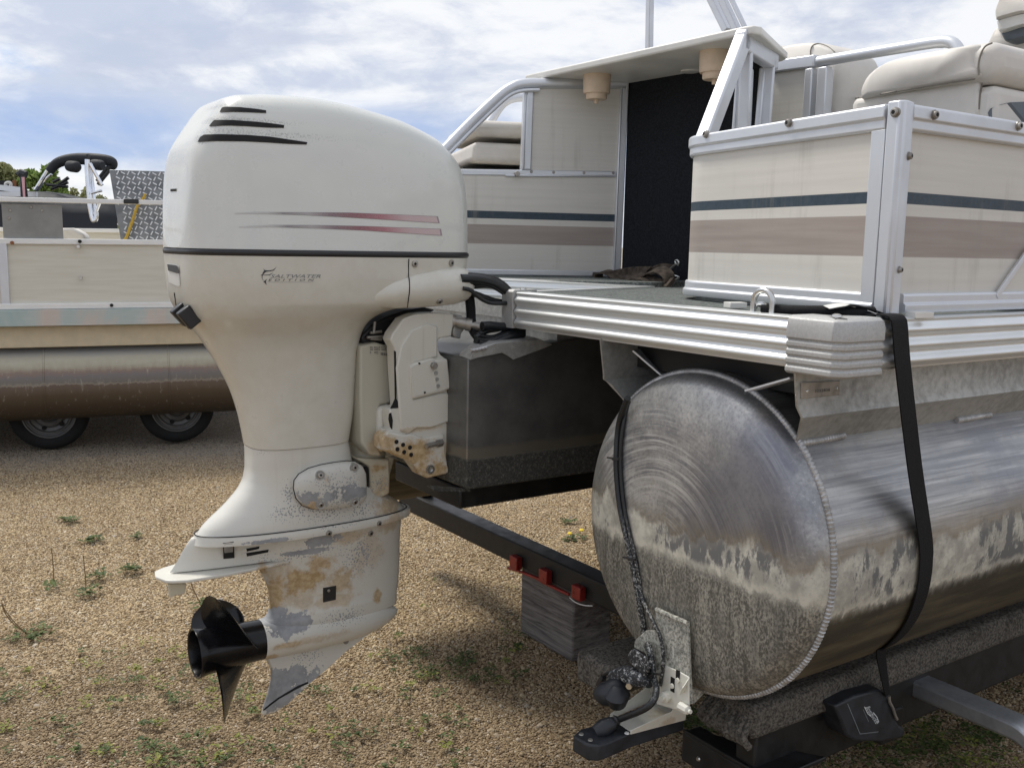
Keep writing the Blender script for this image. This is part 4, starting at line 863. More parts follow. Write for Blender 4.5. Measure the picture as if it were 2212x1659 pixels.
# corner castings
def cprof():
    pr = [(-.05, .002), (-.05, .008), (.012, .008), (.021, .002), (.025, -.010), (.025, -.034)]
    for u in (-.036, -.052, -.068, -.084): pr += [(.020, u), (.024, u-.005), (.024, u-.013)]
    return pr+[(.018, -.101), (.006, -.103), (.0, -.100)]
cc_ = G().sweep([(0, .100), (0, .006), (.006, 0), (.100, 0)], cprof()); boat.part('corner_casting', cc_, M['cast'], smooth=35, bevel=.0015)
boat.part('casting_screw', G().lathe((.035, .035, .008), (0, 0, 1), [(0, .010), (.003, .009), (.005, .004)], 14), M['steel'], fa)
cb = G().sweep([(.06, 1.052), (.0, 1.052), (-.0, 1.02)], [(-.03, .004), (-.03, .010), (.014, .010), (.020, .004), (.020, -.092), (0, -.092)]); boat.part('corner_casting', cb, M['cast'], smooth=35, bevel=.003)
boat.part('casting_screw', G().lathe((.02, 1.03, .009), (0, 0, 1), [(0, .010), (.003, .009), (.005, .004)], 14), M['steel'], fa)
# cross members under the deck
for l in (.12, .62, 1.12, 1.62, 2.2, 2.8): boat.part('cross_member', G().box((l, .05, -.085), (l+.05, 2.45, -.034)), M['oldalu'])
# pontoon, cap, welds, riser
tube_o = boat.part('pontoon', G().lathe((.05, *TC), (1, 0, 0), [(0, TR), (6.2, TR)], 96, caps=False), M['tube'], smooth=80)
boat.part('pontoon', G().lathe((.05, 2.54-TC[0], TC[1]), (1, 0, 0), [(0, TR*.98), (.001, TR), (6.2, TR)], 48), M['tube'])
capp = [(0., TR), (-.012, TR*.992), (-.028, TR*.968), (-.042, TR*.925), (-.050, TR*.87), (-.054, TR*.80)]+[(-.056-.012*(1-q*q), TR*.78*q) for q in (.95, .8, .6, .4, .2, .05, .0)]
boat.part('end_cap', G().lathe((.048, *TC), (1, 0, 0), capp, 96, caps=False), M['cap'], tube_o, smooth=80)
def bead(path, r, pitch=.008):
    P = [np.array(p) for p in path]; d = np.r_[0, np.cumsum([np.linalg.norm(P[i+1]-P[i]) for i in range(len(P)-1)])]; n = int(d[-1]/pitch*4); q = np.linspace(0, d[-1], n); A = np.array(P)
    pts = np.c_[[np.interp(q, d, A[:, i]) for i in range(3)]].T; rr = r*(.72+.34*(1-((q/pitch) % 1)))
    return G().tube(pts, list(rr), 8)
ring = [(.050, TC[0]+TR*math.cos(t_), TC[1]+TR*math.sin(t_)) for t_ in np.linspace(0, 2*PI, 200)]
boat.part('weld_bead', bead(ring, .0085, .0085), M['weld'], tube_o, smooth=60)
def riser(a, sgn):
    pr = [(a, -.088), (a, -.165), (a-sgn*.007, -.186), (a+sgn*.006, -.198), (a+sgn*.036, -.2465)]
    g = G(); le = [-.017, -.004, .004, .018, .046]
    rows = [[(l if i else le[k], p[0], p[1]) for k, p in enumerate(pr)]+[(l if i else le[4-k], p[0]+sgn*.005, p[1]) for k, p in enumerate(pr[::-1])] for i, l in enumerate((0, .5, 1, 2, 3, 4, 6.2))]
    return g.loft(rows)
boat.part('riser_bracket', riser(.080, 1), M['oldalu'], smooth=50); ri2 = boat.part('riser_bracket', riser(.658, -1), M['oldalu'], smooth=50)
SR_ = Surf(riser(.080, 1), G().lathe((.05, *TC), (1, 0, 0), [(0, TR), (6.2, TR)], 96, caps=False))
for pts in ([(778, 1012), (850, 1008), (960, 990), (1060, 962)], [(1772, 872), (1850, 862), (1920, 848), (1990, 838)]):
    P3 = [SR_.at(*kI(*p), .002) for p in pts]; boat.part('weld_bead', bead(spline(P3, 6), .0085, .0085), M['weld'], tube_o, smooth=60)
# stay plates inside the riser and small number plate
for (p, q) in (((1375, 756), (1440, 812)), ((1722, 815), (1625, 842))):
    A_, B_ = BP(*p, 1, .64 if p[0] < 1500 else .10), BP(*q, 1, .57 if p[0] < 1500 else .20); boat.part('riser_stay', G().bar(A_, B_, .05, .004), M['rail'])
boat.part('riser_web', G().box((.10, .10, -.16), (.105, .66, -.088)), M['trailer'])
SRB = Surf(riser(.080, 1))
pn = [SRB.at(*kI(*p), .0) for p in [(788, 628), (1034, 616), (1030, 708), (786, 733)]]
npn = boat.part('number_plate', G().loft([[p+np.array([0, .002, 0]) for p in pn], [p-np.array([0, .003, 0]) for p in pn]]), M['boltsteel'], bevel=.001, smooth=0)
for x, y in ((822, 685), (1008, 666)):
    p = SRB.at(*kI(x, y), .003); boat.part('rivet', G().lathe(p, (0, -1, 0), [(0, .0035), (.0015, .003), (.002, .001)], 10), M['steel'], npn)
class _S:                                              # number plate face
    def at(s, x, y, off): return SRB.at(x, y, off+.003)
lettering(boat, '3222838', _S(), *kI(868, 690), 33, 6.2, -.075, 'print', npn, 0, 1.05, name='stamped_number')

# aft and side fence panels on the starboard side
V0 = np.array((.285, .705)); FD = nrm((.9026, .4305)); S0 = np.array((.165, .030))
rd = nrm(V0-S0); tl = .075
pA_, pB_ = V0+FD*tl, V0-rd*tl
arc = [tuple(((1-k)**2)*pA_+2*k*(1-k)*V0+k*k*pB_) for k in np.linspace(0, 1, 9)]
fpath = [tuple(V0+FD*.85)]+arc+[tuple(S0+rd*.02)]
boat.part('aft_panel', G().sweep(fpath, [(0, .03), (0, .37), (-.004, .37), (-.004, .03)]), M['fence'], smooth=50)
boat.part('side_panel', G().sweep([(.205, .034), (6, .034)], [(0, .03), (0, .37), (-.004, .37), (-.004, .03)]), M['fence'], smooth=50)
tr = [(-.026, .402), (.010, .402), (.013, .398), (.013, .378), (.009, .374), (.009, .358), (.006, .354), (-.022, .354), (-.026, .36)]
br = [(-.022, .010), (.010, .010), (.012, .014), (.012, .026), (.007, .030), (.007, .044), (.004, .048), (-.022, .048)]
RT = boat.part('top_rail', G().sweep(fpath, tr), M['rail'], smooth=30, bevel=.0015)
RS = boat.part('top_rail', G().sweep([(.20, .030), (6, .030)], tr), M['rail'], smooth=30, bevel=.0015)
boat.part('bottom_rail', G().sweep(fpath, br), M['rail'], smooth=30, bevel=.0012)
boat.part('bottom_rail', G().sweep([(.22, .030), (6, .030)], br), M['rail'], smooth=30, bevel=.0012)
post = [(.176, .047), (.158, .047), (.157, .021), (.165, .0125), (.176, .0120), (.203, .020), (.203, .036), (.185, .046)]
CPp = boat.part('corner_post', G().prism(post, 2, .004, .406), M['rail'], smooth=20, bevel=.003)
q0 = S0+rd*.019; nrm_o = np.array([-rd[1], rd[0]])*1.; nrm_o = nrm_o if nrm_o[0] < 0 else -nrm_o
sgp = [tuple(q0+nrm_o*.008), tuple(q0+rd*.034+nrm_o*.008), tuple(q0+rd*.037+nrm_o*.004), tuple(q0+rd*.037), tuple(q0)]
boat.part('edge_strip', G().prism(sgp, 2, .03, .356), M['rail'], smooth=20, bevel=.001)
SF_ = Surf(G().sweep(fpath, tr), G().sweep([(.20, .030), (6, .030)], tr), G().prism(post, 2, .004, .406))
def railbolt(x, y, parent, r=.0085):
    x, y = SF_.near(x, y); p = SF_.at(x, y, 0); nn = None
    for dx, dy in ((4, 0), (-4, 0)):
        a_, b_ = SF_.at(x+dx, y+dy, 0), SF_.at(x, y+3, 0)
        if a_ is not None and b_ is not None: nn = np.cross(a_-p, b_-p)
    nn = nrm(nn); nn = nn if nn@(SF_.c-Vector(p)) > 0 else -nn
    b = boat.part('rail_bolt', G().lathe(p, nn, [(-.002, r*1.15), (.002, r*1.15), (.002, r*.9), (.006, r*.9), (.0075, r*.75)], 16), M['boltsteel'], parent)
    boat.part('bolt_socket', G().lathe(p+nn*.0077, nn, [(-.001, r*.5), (.0004, r*.48)], 6), M['dark'], parent)
for x, y in ((182, 852), (716, 785)): railbolt(*kG(x, y), RT)
railbolt(*kG(1394, 718), CPp); railbolt(*kG(1474, 996), CPp, .007); railbolt(1941, 583, CPp, .006)
for x, y in ((1638, 735), (2174, 805)): railbolt(*kG(x, y), RS)
for x0, x1, y in ((1570, 1606, 668), (1966, 2006, 690)):
    p = BP(x0, y-3, 2, .003); q = BP(x1, y-3, 2, .003); boat.part('spacer_block', G().bar(p+(0, 0, .006), q+(0, 0, .006), .03, .012), M['whiteplastic'], bevel=.001)
p, q = BP(2152, 641, 1, .024), BP(2225, 535, 1, .024); boat.part('gate_stay', G().bar(p, q, .006, .012), M['rail'], bevel=.001)
# mooring eye
f0, f1 = BP(1663, 681, 0, .02) if False else BOAT.P(1663, 678, 2, .004), None
cx = np.array((.026, .205, 0)); 
ub = [(.026, .229, .0), (.026, .229, .026)]+[(.026, .205+.024*math.cos(t_), .026+.022*math.sin(t_)) for t_ in np.linspace(.15, PI-.15, 10)]+[(.026, .181, .026), (.026, .181, 0)]
boat.part('mooring_eye', G().tube(ub, .0062, 12), M['steel'], smooth=60)
# motor pod (transom box)
pod_l = BP(1015, 775, 1, 1.0)[0]
pd_o = boat.part('motor_pod', G().loft([[(l, a, u) for a, u in ((1.0, t0), (1.54, t0), (1.54, b0), (1.0, b0))] for l, t0, b0 in ((pod_l-.006, -.166, -.505), (pod_l, -.160, -.510), (pod_l+.45, -.115, -.512), (pod_l+2.4, -.11, -.50))]), M['pod'], bevel=.008, seg=3)
lip = [BP(*kH(*p), 1, .995) for p in [(255, 715), (300, 700), (460, 668), (500, 690), (530, 712), (700, 650), (780, 618), (700, 585), (420, 610), (330, 640), (268, 690)]]
boat.part('pod_flange', G().loft([[p+np.array([0, .05, .004]) for p in lip], [p for p in lip], [p-np.array([0, .004, .002]) for p in lip]]), M['oldalu'], pd_o, smooth=0)
boat.part('weld_bead', bead([BP(*kH(*p), 1, .99) for p in [(262, 662), (300, 655), (365, 640)]], .006, .009), M['weld'], pd_o, smooth=60)
boat.part('pod_skeg', G().prism(lu([(925, 1050), (1016, 1056), (1016, 1062), (940, 1061)], 1.02), 1, 1.02, 1.03), M['pod'], pd_o)
boat.part('engine_well', G().box((NF1[0]-.02, 1.02, -.20), (NF0[0]+.03, 2.4, -.085)), M['oldalu'])

# port fence, gate and shelf across the aisle
PD = nrm((.527, -.194, 0)); PFR = Frame(BOAT.wld((.393, 1.922, 0)), *[BOAT.B.T@v for v in (PD, np.array((-PD[1], PD[0], 0)), np.array((0, 0, 1.)))])
def pf(x, y, off=0.):                                   # photograph point on the port fence plane, off metres in front of it
    q = PFR.P(x, y, 1, -off); return BOAT.loc(PFR.wld(q))
def pfq(s_, off, u): return BOAT.loc(PFR.wld((s_, -off, u)))
def pfl(x, y): return PFR.P(x, y, 1, 0)
def pquad(pts, th=.004, off=0.): return G().loft([[pf(x, y, off) for x, y in pts], [BOAT.loc(PFR.wld(PFR.P(x, y, 1, -off)+np.array((0, th, 0)))) for x, y in pts]])
nb = [pfl(1160, y)[2] for y in (475, 459)]; tb = [pfl(1160, y)[2] for y in (529, 488)]
NAVY, TAUPE = tuple(nb), tuple(tb)
M['fence2'] = fence_mat()
boat.part('port_panel', pquad([(940, 378), (1335, 382), (1330, 586), (940, 582)]), M['fence2'], smooth=0)
boat.part('port_panel', pquad([(1150, 185), (1352, 185), (1335, 374), (1146, 373)]), M['fence2'], smooth=0)
def pbar(p, q, wd, th=.03, off=.004, nm='fence_tube', parent=None, mat='rail'):
    A_, B_ = pf(*p, off-th/2), pf(*q, off-th/2); d_ = nrm(B_-A_); nn = np.cross(d_, (PD[1], -PD[0], 0)); 
    return boat.part(nm, G().obox((A_+B_)/2, (d_, nn, (PD[1], -PD[0], 0)), (np.linalg.norm(B_-A_)/2, wd/2, th/2)), M[mat], parent, bevel=.004)
pbar((930, 372), (1328, 377), .022); pbar((1090, 380.5), (1328, 381.5), .008, off=.008)
pbar((930, 586), (1330, 592), .022); pbar((1144, 193), (1138, 368), .026, off=.008); pbar((1134, 195), (1127, 368), .010, off=.006)
pbar((1348, 178), (1330, 592), .030, off=.008); pbar((1341, 180), (1324, 592), .008, off=.012)
def ptube(pts, r, off=0., nm='fence_tube', fl=None): return boat.part(nm, G().tube(spline([pf(*p, off) for p in pts], 5), r, 12), M['rail'], smooth=60)
ptube([(900, 386), (955, 330), (1015, 268), (1070, 216), (1100, 193), (1132, 182), (1200, 181), (1350, 182)], .019)
ptube([(930, 372), (975, 327), (1025, 277), (1080, 224), (1108, 203), (1135, 196), (1165, 195)], .007, .014)
ptube([(925, 420), (985, 355), (1035, 297), (1060, 262), (1085, 226), (1112, 212), (1150, 211)], .018, -.55)
for x, y in ((653, 1100), (795, 1104), (989, 1107), (1177, 1108)): 
    p = pf(*kF(x, y), .004); boat.part('panel_screw', G().lathe(p, (PD[1], -PD[0], 0), [(0, .006), (.004, .004)], 8), M['boltsteel'])
p = pf(1118, 376, .02); boat.part('rail_bolt', G().lathe(p, (PD[1], -PD[0], 0), [(-.01, .010), (.004, .009)], 12), M['boltsteel'])
def cushion(name, box_lo, box_hi, mat='vinyl', bev=.05, parent=None, th=boat): return th.part(name, G().box(box_lo, box_hi), M[mat], parent, bevel=bev, seg=5, smooth=60)
def pbox(nm, x0, y0, x1, y1, o0, o1, bev, mat='vinyl'):   # box between two photograph corners on the port plane, from offset o0 to o1 behind it
    A_, B_ = PFR.P((x0), y0, 1, o0), PFR.P(x1, y1, 1, o0); g = G().box((A_[0], o0, min(A_[2], B_[2])), (B_[0], o1, max(A_[2], B_[2]))); g.v = [tuple(BOAT.loc(PFR.wld(v))) for v in g.v]
    return boat.part(nm, g, M[mat], bevel=bev, seg=5, smooth=60)
pbox('seat_cushion', 1020, 257, 1300, 306, .10, .65, .05); pbox('seat_base', 1022, 306, 1300, 361, .12, .62, .02)
pbox('seat_base', 1000, 361, 1300, 376, .2, .6, .01, 'dark')
gl = BP(1352, 400, 1, .985); G0 = np.array((pf(1350, 400)[0], pf(1350, 400)[1]))
boat.part('gate', G().prism([tuple(G0), (G0[0]+.03, G0[1]-.60), (G0[0]+.06, G0[1]-.60), (G0[0]+.03, G0[1])], 2, .01, .735), M['gate'], smooth=0)
sh = [(.642, 1.94), (.660, .885), (.672, .862), (.70, .858), (1.03, 1.045), (1.05, 1.08), (1.05, 1.78), (1.02, 1.81), (.67, 1.96)]
shf = boat.part('shelf', G().prism(sh, 2, .726, .750), M['whiteplastic'], bevel=.006, seg=3)
boat.part('courtesy_light', G().lathe(tuple(BP(1492, 154, 2, .726)), (0, 0, -1), [(0, .035), (.004, .033), (.006, .02)], 20), M['whiteplastic'], shf)
for x, y in ((1290, 163), (1546, 112)):
    c_0 = BP(x, y, 2, .726); s_ = .0485
    boat.part('cup_holder', G().lathe(c_0, (0, 0, -1), [(-.01, s_*1.02), (.058, s_*.98), (.064, s_*.93), (.064, s_*.78), (.080, s_*.76), (.084, s_*.70), (.084, .008), (.098, .007), (.098, .001)], 32), M['cup'], shf, smooth=35)
# angled starboard gate frame
SFR = Frame(BOAT.wld((V0[0]-.02, V0[1]-.0, 0)), *[BOAT.B.T@v for v in (np.array((*FD, 0)), np.array((-FD[1], FD[0], 0)), np.array((0, 0, 1.)))])
def sf(x, y, off=0.): return BOAT.loc(SFR.wld(SFR.P(x, y, 1, off)))
NS = np.array((-FD[1], FD[0], 0))
def sbar(p, q, wd, th=.035, off=0.):
    A_, B_ = sf(*p, off), sf(*q, off); d_ = nrm(B_-A_); nn = np.cross(d_, NS); return boat.part('gate_frame', G().obox((A_+B_)/2, (d_, nn, NS), (np.linalg.norm(B_-A_)/2, wd/2, th/2)), M['rail'], bevel=.006, seg=3)
sbar(kG(428, 235), kG(158, 950), .055); sbar(kG(400, 262), kG(615, 400), .05)
sbar(kG(446, 325), kG(425, 860), .022); sbar(kG(402, 470), kG(372, 860), .05, .01, .03); sbar(kG(595, 370), kG(560, 860), .016); sbar(kG(555, 440), kG(520, 860), .04, .02, .02)
sbar(kG(475, 440), kG(455, 860), .03, .008, .03)
# inner bulkhead with rail, seats and helm chair
L2 = 1.15
def l2(x, y, l=L2): return BP(x, y, 0, l)
def lbar(p, q, wd, th=.03, l=L2, mat='rail', nm='inner_rail'):
    A_, B_ = l2(*p, l), l2(*q, l); d_ = nrm(B_-A_); nn = np.cross(d_, (1, 0, 0)); return boat.part(nm, G().obox((A_+B_)/2, (d_, nn, (1, 0, 0)), (np.linalg.norm(B_-A_)/2, wd/2, th/2)), M[mat], bevel=.004)
lbar(kG(600, 432), kG(890, 392), .038); lbar(kG(858, 440), kG(835, 800), .030); lbar(kG(946, 430), kG(920, 800), .036); lbar(kG(972, 440), kG(946, 800), .018, l=L2+.03)
boat.part('inner_panel', G().loft([[l2(*kG(*p)) for p in [(590, 450), (850, 420), (850, 810), (590, 830)]], [l2(*kG(*p), L2+.004) for p in [(590, 450), (850, 420), (850, 810), (590, 830)]]]), M['fence2'], smooth=0)
boat.part('inner_rail', G().tube(spline([l2(*kG(*p)) for p in [(905, 395), (1200, 345), (1500, 295), (1640, 273), (1720, 268), (1768, 285), (1800, 330)]], 5), .017, 12), M['rail'], smooth=60)
boat.part('inner_rail', G().tube(spline([l2(*kG(*p), L2+.02) for p in [(905, 420), (1200, 368), (1500, 318), (1640, 298), (1700, 296)]], 5), .006, 12), M['rail'], smooth=60)
PADS = {}
def roundpad(nm, pts, l, depth, mat='vinyl', bev=.03, parent=None):
    P3 = [l2(x, y, l) for x, y in pts]; c = np.mean(P3, 0); PADS[nm] = G().loft([[p+np.array((dz, 0, 0)) if s_ == 1 else c+(p-c)*s_+np.array((dz, 0, 0)) for p in P3] for s_, dz in ((.80, 0), (.93, .012), (1, .05), (1, depth-.05), (.9, depth))]); return boat.part(nm, PADS[nm], M[mat], parent, smooth=70)
roundpad('seat_back', spline([kG(*p) for p in [(600, 800), (604, 330), (650, 290), (760, 268), (860, 265), (940, 285), (1010, 330), (1045, 430), (1048, 560), (1020, 800)]], 4), 1.22, .22)
cu = roundpad('sun_lounge_cushion', spline([kG(*p) for p in [(1132, 640), (1128, 580), (1180, 480), (1300, 395), (1480, 345), (1620, 318), (1800, 288), (1925, 272), (1938, 330), (1940, 420), (1938, 500), (1540, 568)]], 3), .62, .55)
boat.part('lounge_base', G().loft([[l2(*kG(*p), l) for p in [(1122, 655), (1150, 632), (1936, 508), (1930, 800), (1122, 800)]] for l in (.64, 1.15)]), M['vinyl'], bevel=.012, seg=3)
aC = l2(*kG(1936, 300), .62)
sidec = [(.62, aC[2]-.075), (.63, aC[2]-.01), (.66, aC[2]+.012), (.9, aC[2]+.012), (3.0, aC[2]+.012), (3., aC[2]-.078)]
boat.part('sun_lounge_cushion', G().prism(sidec, 1, aC[1]-.006, aC[1]+.3) if False else G().box((.625, aC[1]-.035, aC[2]-.076), (2.6, aC[1]+.2, aC[2]+.014)), M['vinyl'], bevel=.035, seg=5, smooth=60)
boat.part('lounge_base', G().box((.645, aC[1]-.03, .2), (2.6, aC[1]+.2, aC[2]-.080)), M['vinyl'], bevel=.02, seg=4)
SLB = Surf(G().box((.645, aC[1]-.03, .2), (2.6, aC[1]+.2, aC[2]-.080)))
st = [SLB.at(*kG(*p), .002) for p in [(1985, 720), (2000, 695), (2060, 668), (2120, 655), (2230, 650), (2230, 790), (2000, 790)]]
boat.part('speaker_recess', G().add([p for p in st if p is not None], [tuple(range(len([p for p in st if p is not None])))]), M['vinylshade'], smooth=0)
M['seam'] = plain('seam_thread', (.22, .20, .17), .7)
SPD = Surf(PADS['sun_lounge_cushion'], PADS['seat_back'], G().box((.625, aC[1]-.035, aC[2]-.076), (2.6, aC[1]+.2, aC[2]+.014)), G().box((.645, aC[1]-.03, .2), (2.6, aC[1]+.2, aC[2]-.080)))
def seam(pts, r=.0022):
    P3 = [SPD.at(*kG(*p), .0006) for p in pts]; P3 = [p for p in P3 if p is not None]
    if len(P3) > 2: boat.part('seam', G().tube(spline(P3, 4), r, 6), M['seam'], cu)
seam([(1925, 480), (1922, 430), (1928, 380), (1945, 330), (1970, 295), (2010, 276)]); seam([(852, 370), (854, 320), (868, 292), (905, 282), (960, 300), (1005, 335)]); seam([(1925, 700), (1930, 640), (1938, 580), (1945, 530)])
seam([(1140, 628), (1300, 600), (1500, 568), (1700, 535), (1900, 505)])
hl = 1.5
hc = roundpad('helm_chair', spline([kG(*p) for p in [(2012, 130), (2006, 70), (2030, 0), (2060, -60), (2400, -90), (2420, 60), (2200, 80), (2080, 110)]], 3), hl, .3)
roundpad('chair_band', spline([kG(*p) for p in [(2014, 135), (2080, 112), (2250, 72), (2420, 60), (2420, 130), (2200, 160), (2050, 205), (2025, 190)]], 3), hl+.02, .26, 'whiteplastic')
roundpad('chair_trim', spline([kG(*p) for p in [(2040, 205), (2100, 190), (2250, 160), (2420, 130), (2420, 215), (2200, 240), (2090, 270), (2060, 250)]], 3), hl+.05, .2, 'vinylshade')
roundpad('chair_back', spline([kG(*p) for p in [(1960, 270), (2000, 190), (2030, 180), (2070, 260), (2200, 250), (2420, 220), (2420, 330), (1960, 330)]], 3), hl+.12, .2)
# canopy poles
for pts, rw, l in (([(1410, -420), (1402, 130)], .034, 2.3), ([kG(-75, -600), kG(322, 200)], .034, 2.0), ([kG(10, -600), kG(386, 200)], .032, 1.9), ([kG(60, -600), kG(438, 185)], .018, 1.85)):
    A_, B_ = l2(*pts[0], l), l2(*pts[1], l); boat.part('canopy_pole', G().bar(A_, B_, rw, rw, (1, 0, 0)), M['rail'], bevel=.004)
pc = l2(*kG(2200, 330), hl+.2)
boat.part('chair_pedestal', G().lathe((pc[0], pc[1], .0), (0, 0, 1), [(0, .13), (.02, .12), (.03, .045), (max(pc[2]-.12, .2), .045)], 20), M['rail'])
boat.part('chair_seat', G().box((pc[0]-.05, pc[1]-.24, pc[2]-.16), (pc[0]+.45, pc[1]+.24, pc[2]-.02)), M['vinyl'], bevel=.05, seg=4)

# ------------------------------------------------------------------ trailer under the boat
tra = Thing('boat_trailer', 'black steel trailer with carpeted bunks under the striped pontoon boat', 'trailer', (1.2, 1.27, GU))
BL = .605
def beamu(y0, x0): return BP(x0, y0, 0, BL)[2]
bt, bb = -1.016, -1.103
cb_ = tra.part('cross_beam', G().box((BL, .25, bb), (BL+.085, 2.86, bt)), M['trailer'], bevel=.006)
tra.part('side_rail', G().box((.14, .255, -1.075), (5, .315, -.945)), M['trailer'], bevel=.006)
tra.part('centre_rail', G().box((-.14, 1.08, -.585), (5, 1.46, -.525)), M['trailer'], bevel=.006)
tra.part('upright', G().box((.62, 2.66, -1.02), (.68, 2.80, -.54)), M['trailer'], bevel=.004)
tra.part('bunk_bracket', G().box((.50, 2.02, -.87), (.56, 2.7, -.56)), M['trailer'], bevel=.004)
tra.part('upright', G().box((.36, 1.35, -1.3), (.42, 1.41, -.58)), M['trailer'], bevel=.004) if False else None
tra.part('tail_bar', G().box((.13, .02, -1.105), (.19, .475, -1.03)), M['trailer'], bevel=.005)
tra.part('tail_gusset', G().loft([[(.13, .475, u), (.13, .20, u), (.32, .20, u)] for u in (-1.033, -1.022)]), M['trailer'], bevel=.003)
tl_ = tra.part('tail_lamp', G().box((.115, .10, -1.155), (.135, .405, -1.108)), M['redlens'], bevel=.004)
bk = tra.part('bunk', G().box((.105, .235, -.945), (5, .385, -.865)), M['bunk'], bevel=.018, seg=4)
rag = G()
for i in range(10): rag.tube(spline([(.10+.002*i, .24+.014*i, -.955+.004*(i % 3)), (.085-.004*(i % 4), .245+.014*i, -.93), (.11, .25+.013*i, -.90+.01*(i % 2))], 3), .009, 6)
tra.part('carpet_fold', rag, M['bunk'], bk)
tra.part('bunk', G().box((-.03, .565, -.95), (5, .70, -.868)), M['bunk'], bevel=.018, seg=4)
stp = [(.765, .36, -.985), (.765, .05, -.985), (.765, -.02, -.99), (.765, -.10, -1.02), (.765, -.5, -1.03)]
tra.part('step_bar', G().loft([[(l+dl, a, u+du) for dl, du in ((-.035, -.022), (.035, -.022), (.035, .022), (-.035, .022))] for l, a, u in [tuple(p) for p in spline(stp, 4)]]), M['galv'], bevel=.008, seg=3)
lb = tra.part('lamp_bar', G().prism([(p[1], p[2]) for p in (BP(*kN(*q), 0, BL) for q in [(1000, 800), (1110, 835), (1255, 890), (1345, 945), (1530, 1030), (1530, 1052), (1340, 965), (1250, 912), (1100, 850), (1000, 822)])], 0, BL-.012, BL-.001), M['redlens'], bevel=.002)
for x0, y0 in ((1046, 768), (1300, 885), (1585, 1028)):
    A_ = BP(*kN(x0, y0), 0, BL-.02); tra.part('marker_lamp', G().box((BL-.028, A_[1]-.025, A_[2]-.025), (BL-.001, A_[1]+.025, A_[2]+.025)), M['redlens'], lb, bevel=.003)
tra.part('lamp_wire', G().tube(spline([BP(*kN(*q), 0, BL-.012) for q in [(1520, 1070), (1570, 1110), (1640, 1135), (1715, 1140)]], 5), .0022, 6), M['whiteplastic'], lb)
tra.part('tail_reflector', G().lathe(BP(*kQ(297, 1180), 0, .113), (-1, 0, 0), [(0, .006), (.003, .004)], 10), M['steel'], tl_)

tb_ = G().box((.618, 1.528, GU-.004), (.795, 1.862, -1.104))
single('timber_block', G().add([tuple(np.array(v)-0) for v in tb_.v], tb_.f), M['wood'], 'weathered grey timber block propping up the black trailer cross beam', 'timber block', (.7, 1.69, GU), bevel=.008)

# tie-down strap and its retractor
stt = Thing('tie_down_strap', 'black webbing tie-down strap running over the deck edge and around the pontoon', 'strap', (.14, 0, -.5))
tpath = [(.133, .035, .010), (.135, -.010, .0115), (.1365, -.022, .006), (.139, -.0262, -.006), (.150, -.0262, -.05), (.165, -.0255, -.10), (.25, -.008, -.29), (.335, .0085, -.46)]
for ph in range(4, 50, 5): tpath.append((.345+.0011*ph, TC[0]-(TR+.0035)*math.cos(rad(ph)), TC[1]-(TR+.0035)*math.sin(rad(ph))))
tpath += [tuple(BP(1917, 1500, 1, .20))]
sp_ = spline(tpath, 4); tq = np.linspace(0, 1, len(sp_)); ww = [np.array((.029*(1 if k < .90 else max(.5, 1-(k-.90)*5.)), .004, 0)) for k in tq]
stt.part('webbing', G().ribbon(sp_, ww, .0028), M['strap'], smooth=50)
rl = [(.022, .205, .012), (.035, .18, .012), (.05, .12, .013), (.075, .075, .014), (.10, .045, .013), (.135, .03, .012)]
stt.part('rolled_tail', G().tube(spline(rl, 5), list(np.linspace(.008, .013, 26)), 10), M['strap'], smooth=60)
stt.part('rolled_tail', G().ribbon(spline([(.075, .07, .02), (.10, .05, .026), (.13, .035, .020), (.15, .02, .012)], 5), (.012, .012, 0), .003), M['strap'])
stt.part('paper_label', G().ribbon(spline([(.055, .075, .022), (.085, .06, .027), (.115, .045, .022), (.125, .018, .013)], 5), (.006, .012, .002), .001), M['whiteplastic'])
stt.part('hook', G().tube(spline([(.026, .192, .006), (.03, .205, .02), (.03, .222, .02), (.03, .228, .01)], 5), .004, 8), M['steel'])
bkl = Thing('strap_retractor', 'black plastic strap retractor with pale lettering bolted to the trailer rail', 'strap retractor', (.56, .22, -1.02))
out_ = [(1803, 1525), (1845, 1503), (1900, 1488), (1917, 1500), (1926, 1518), (1934, 1540), (1936, 1556), (1944, 1568), (1956, 1574), (1952, 1592), (1905, 1602), (1850, 1601), (1830, 1590), (1818, 1560)]
bg_ = G().prism(lu(out_, .20), 1, .20, .262); bkl.part('housing', bg_, M['buckle'], bevel=.006, seg=3)
SBK = Surf(bg_)
def lineon(th, surf, pts, wpx, mat, nm):
    P2 = np.array(pts, float); d = P2[1]-P2[0]; nn = np.array((-d[1], d[0]))/np.hypot(*d)*wpx/2; return th.part(nm, surf.strip([tuple(P2[0]-nn), tuple(P2[1]-nn)], [tuple(P2[0]+nn), tuple(P2[1]+nn)], 4, 2, .0008), M[mat])
lineon(bkl, SBK, [kR(235, 600), kR(520, 1290)], 1.3, 'printmid', 'label_border'); lineon(bkl, SBK, [kR(520, 1290), kR(940, 1240)], 1.3, 'printmid', 'label_border'); lineon(bkl, SBK, [kR(590, 730), kR(715, 1010)], .9, 'printmid', 'label_border')
def letter_dir(th, body, surf, p0, dx, dy, mat, parent=None, shear=.2, name='lettering', off=.0008):
    v, f = text_pts(body, shear); v = v-v.min(0); v = v/v.max(0); P3 = [surf.at(p0[0]+dx[0]*a+dy[0]*b, p0[1]+dx[1]*a+dy[1]*b, off) for a, b in v]
    if any(p is None for p in P3): return
    return th.part(name, G().add(P3, f), M[mat], parent, smooth=0)
letter_dir(bkl, 'BoatBuckle', SBK, kR(640, 690), (22.5, 36), (9, -4.0), 'printlight')
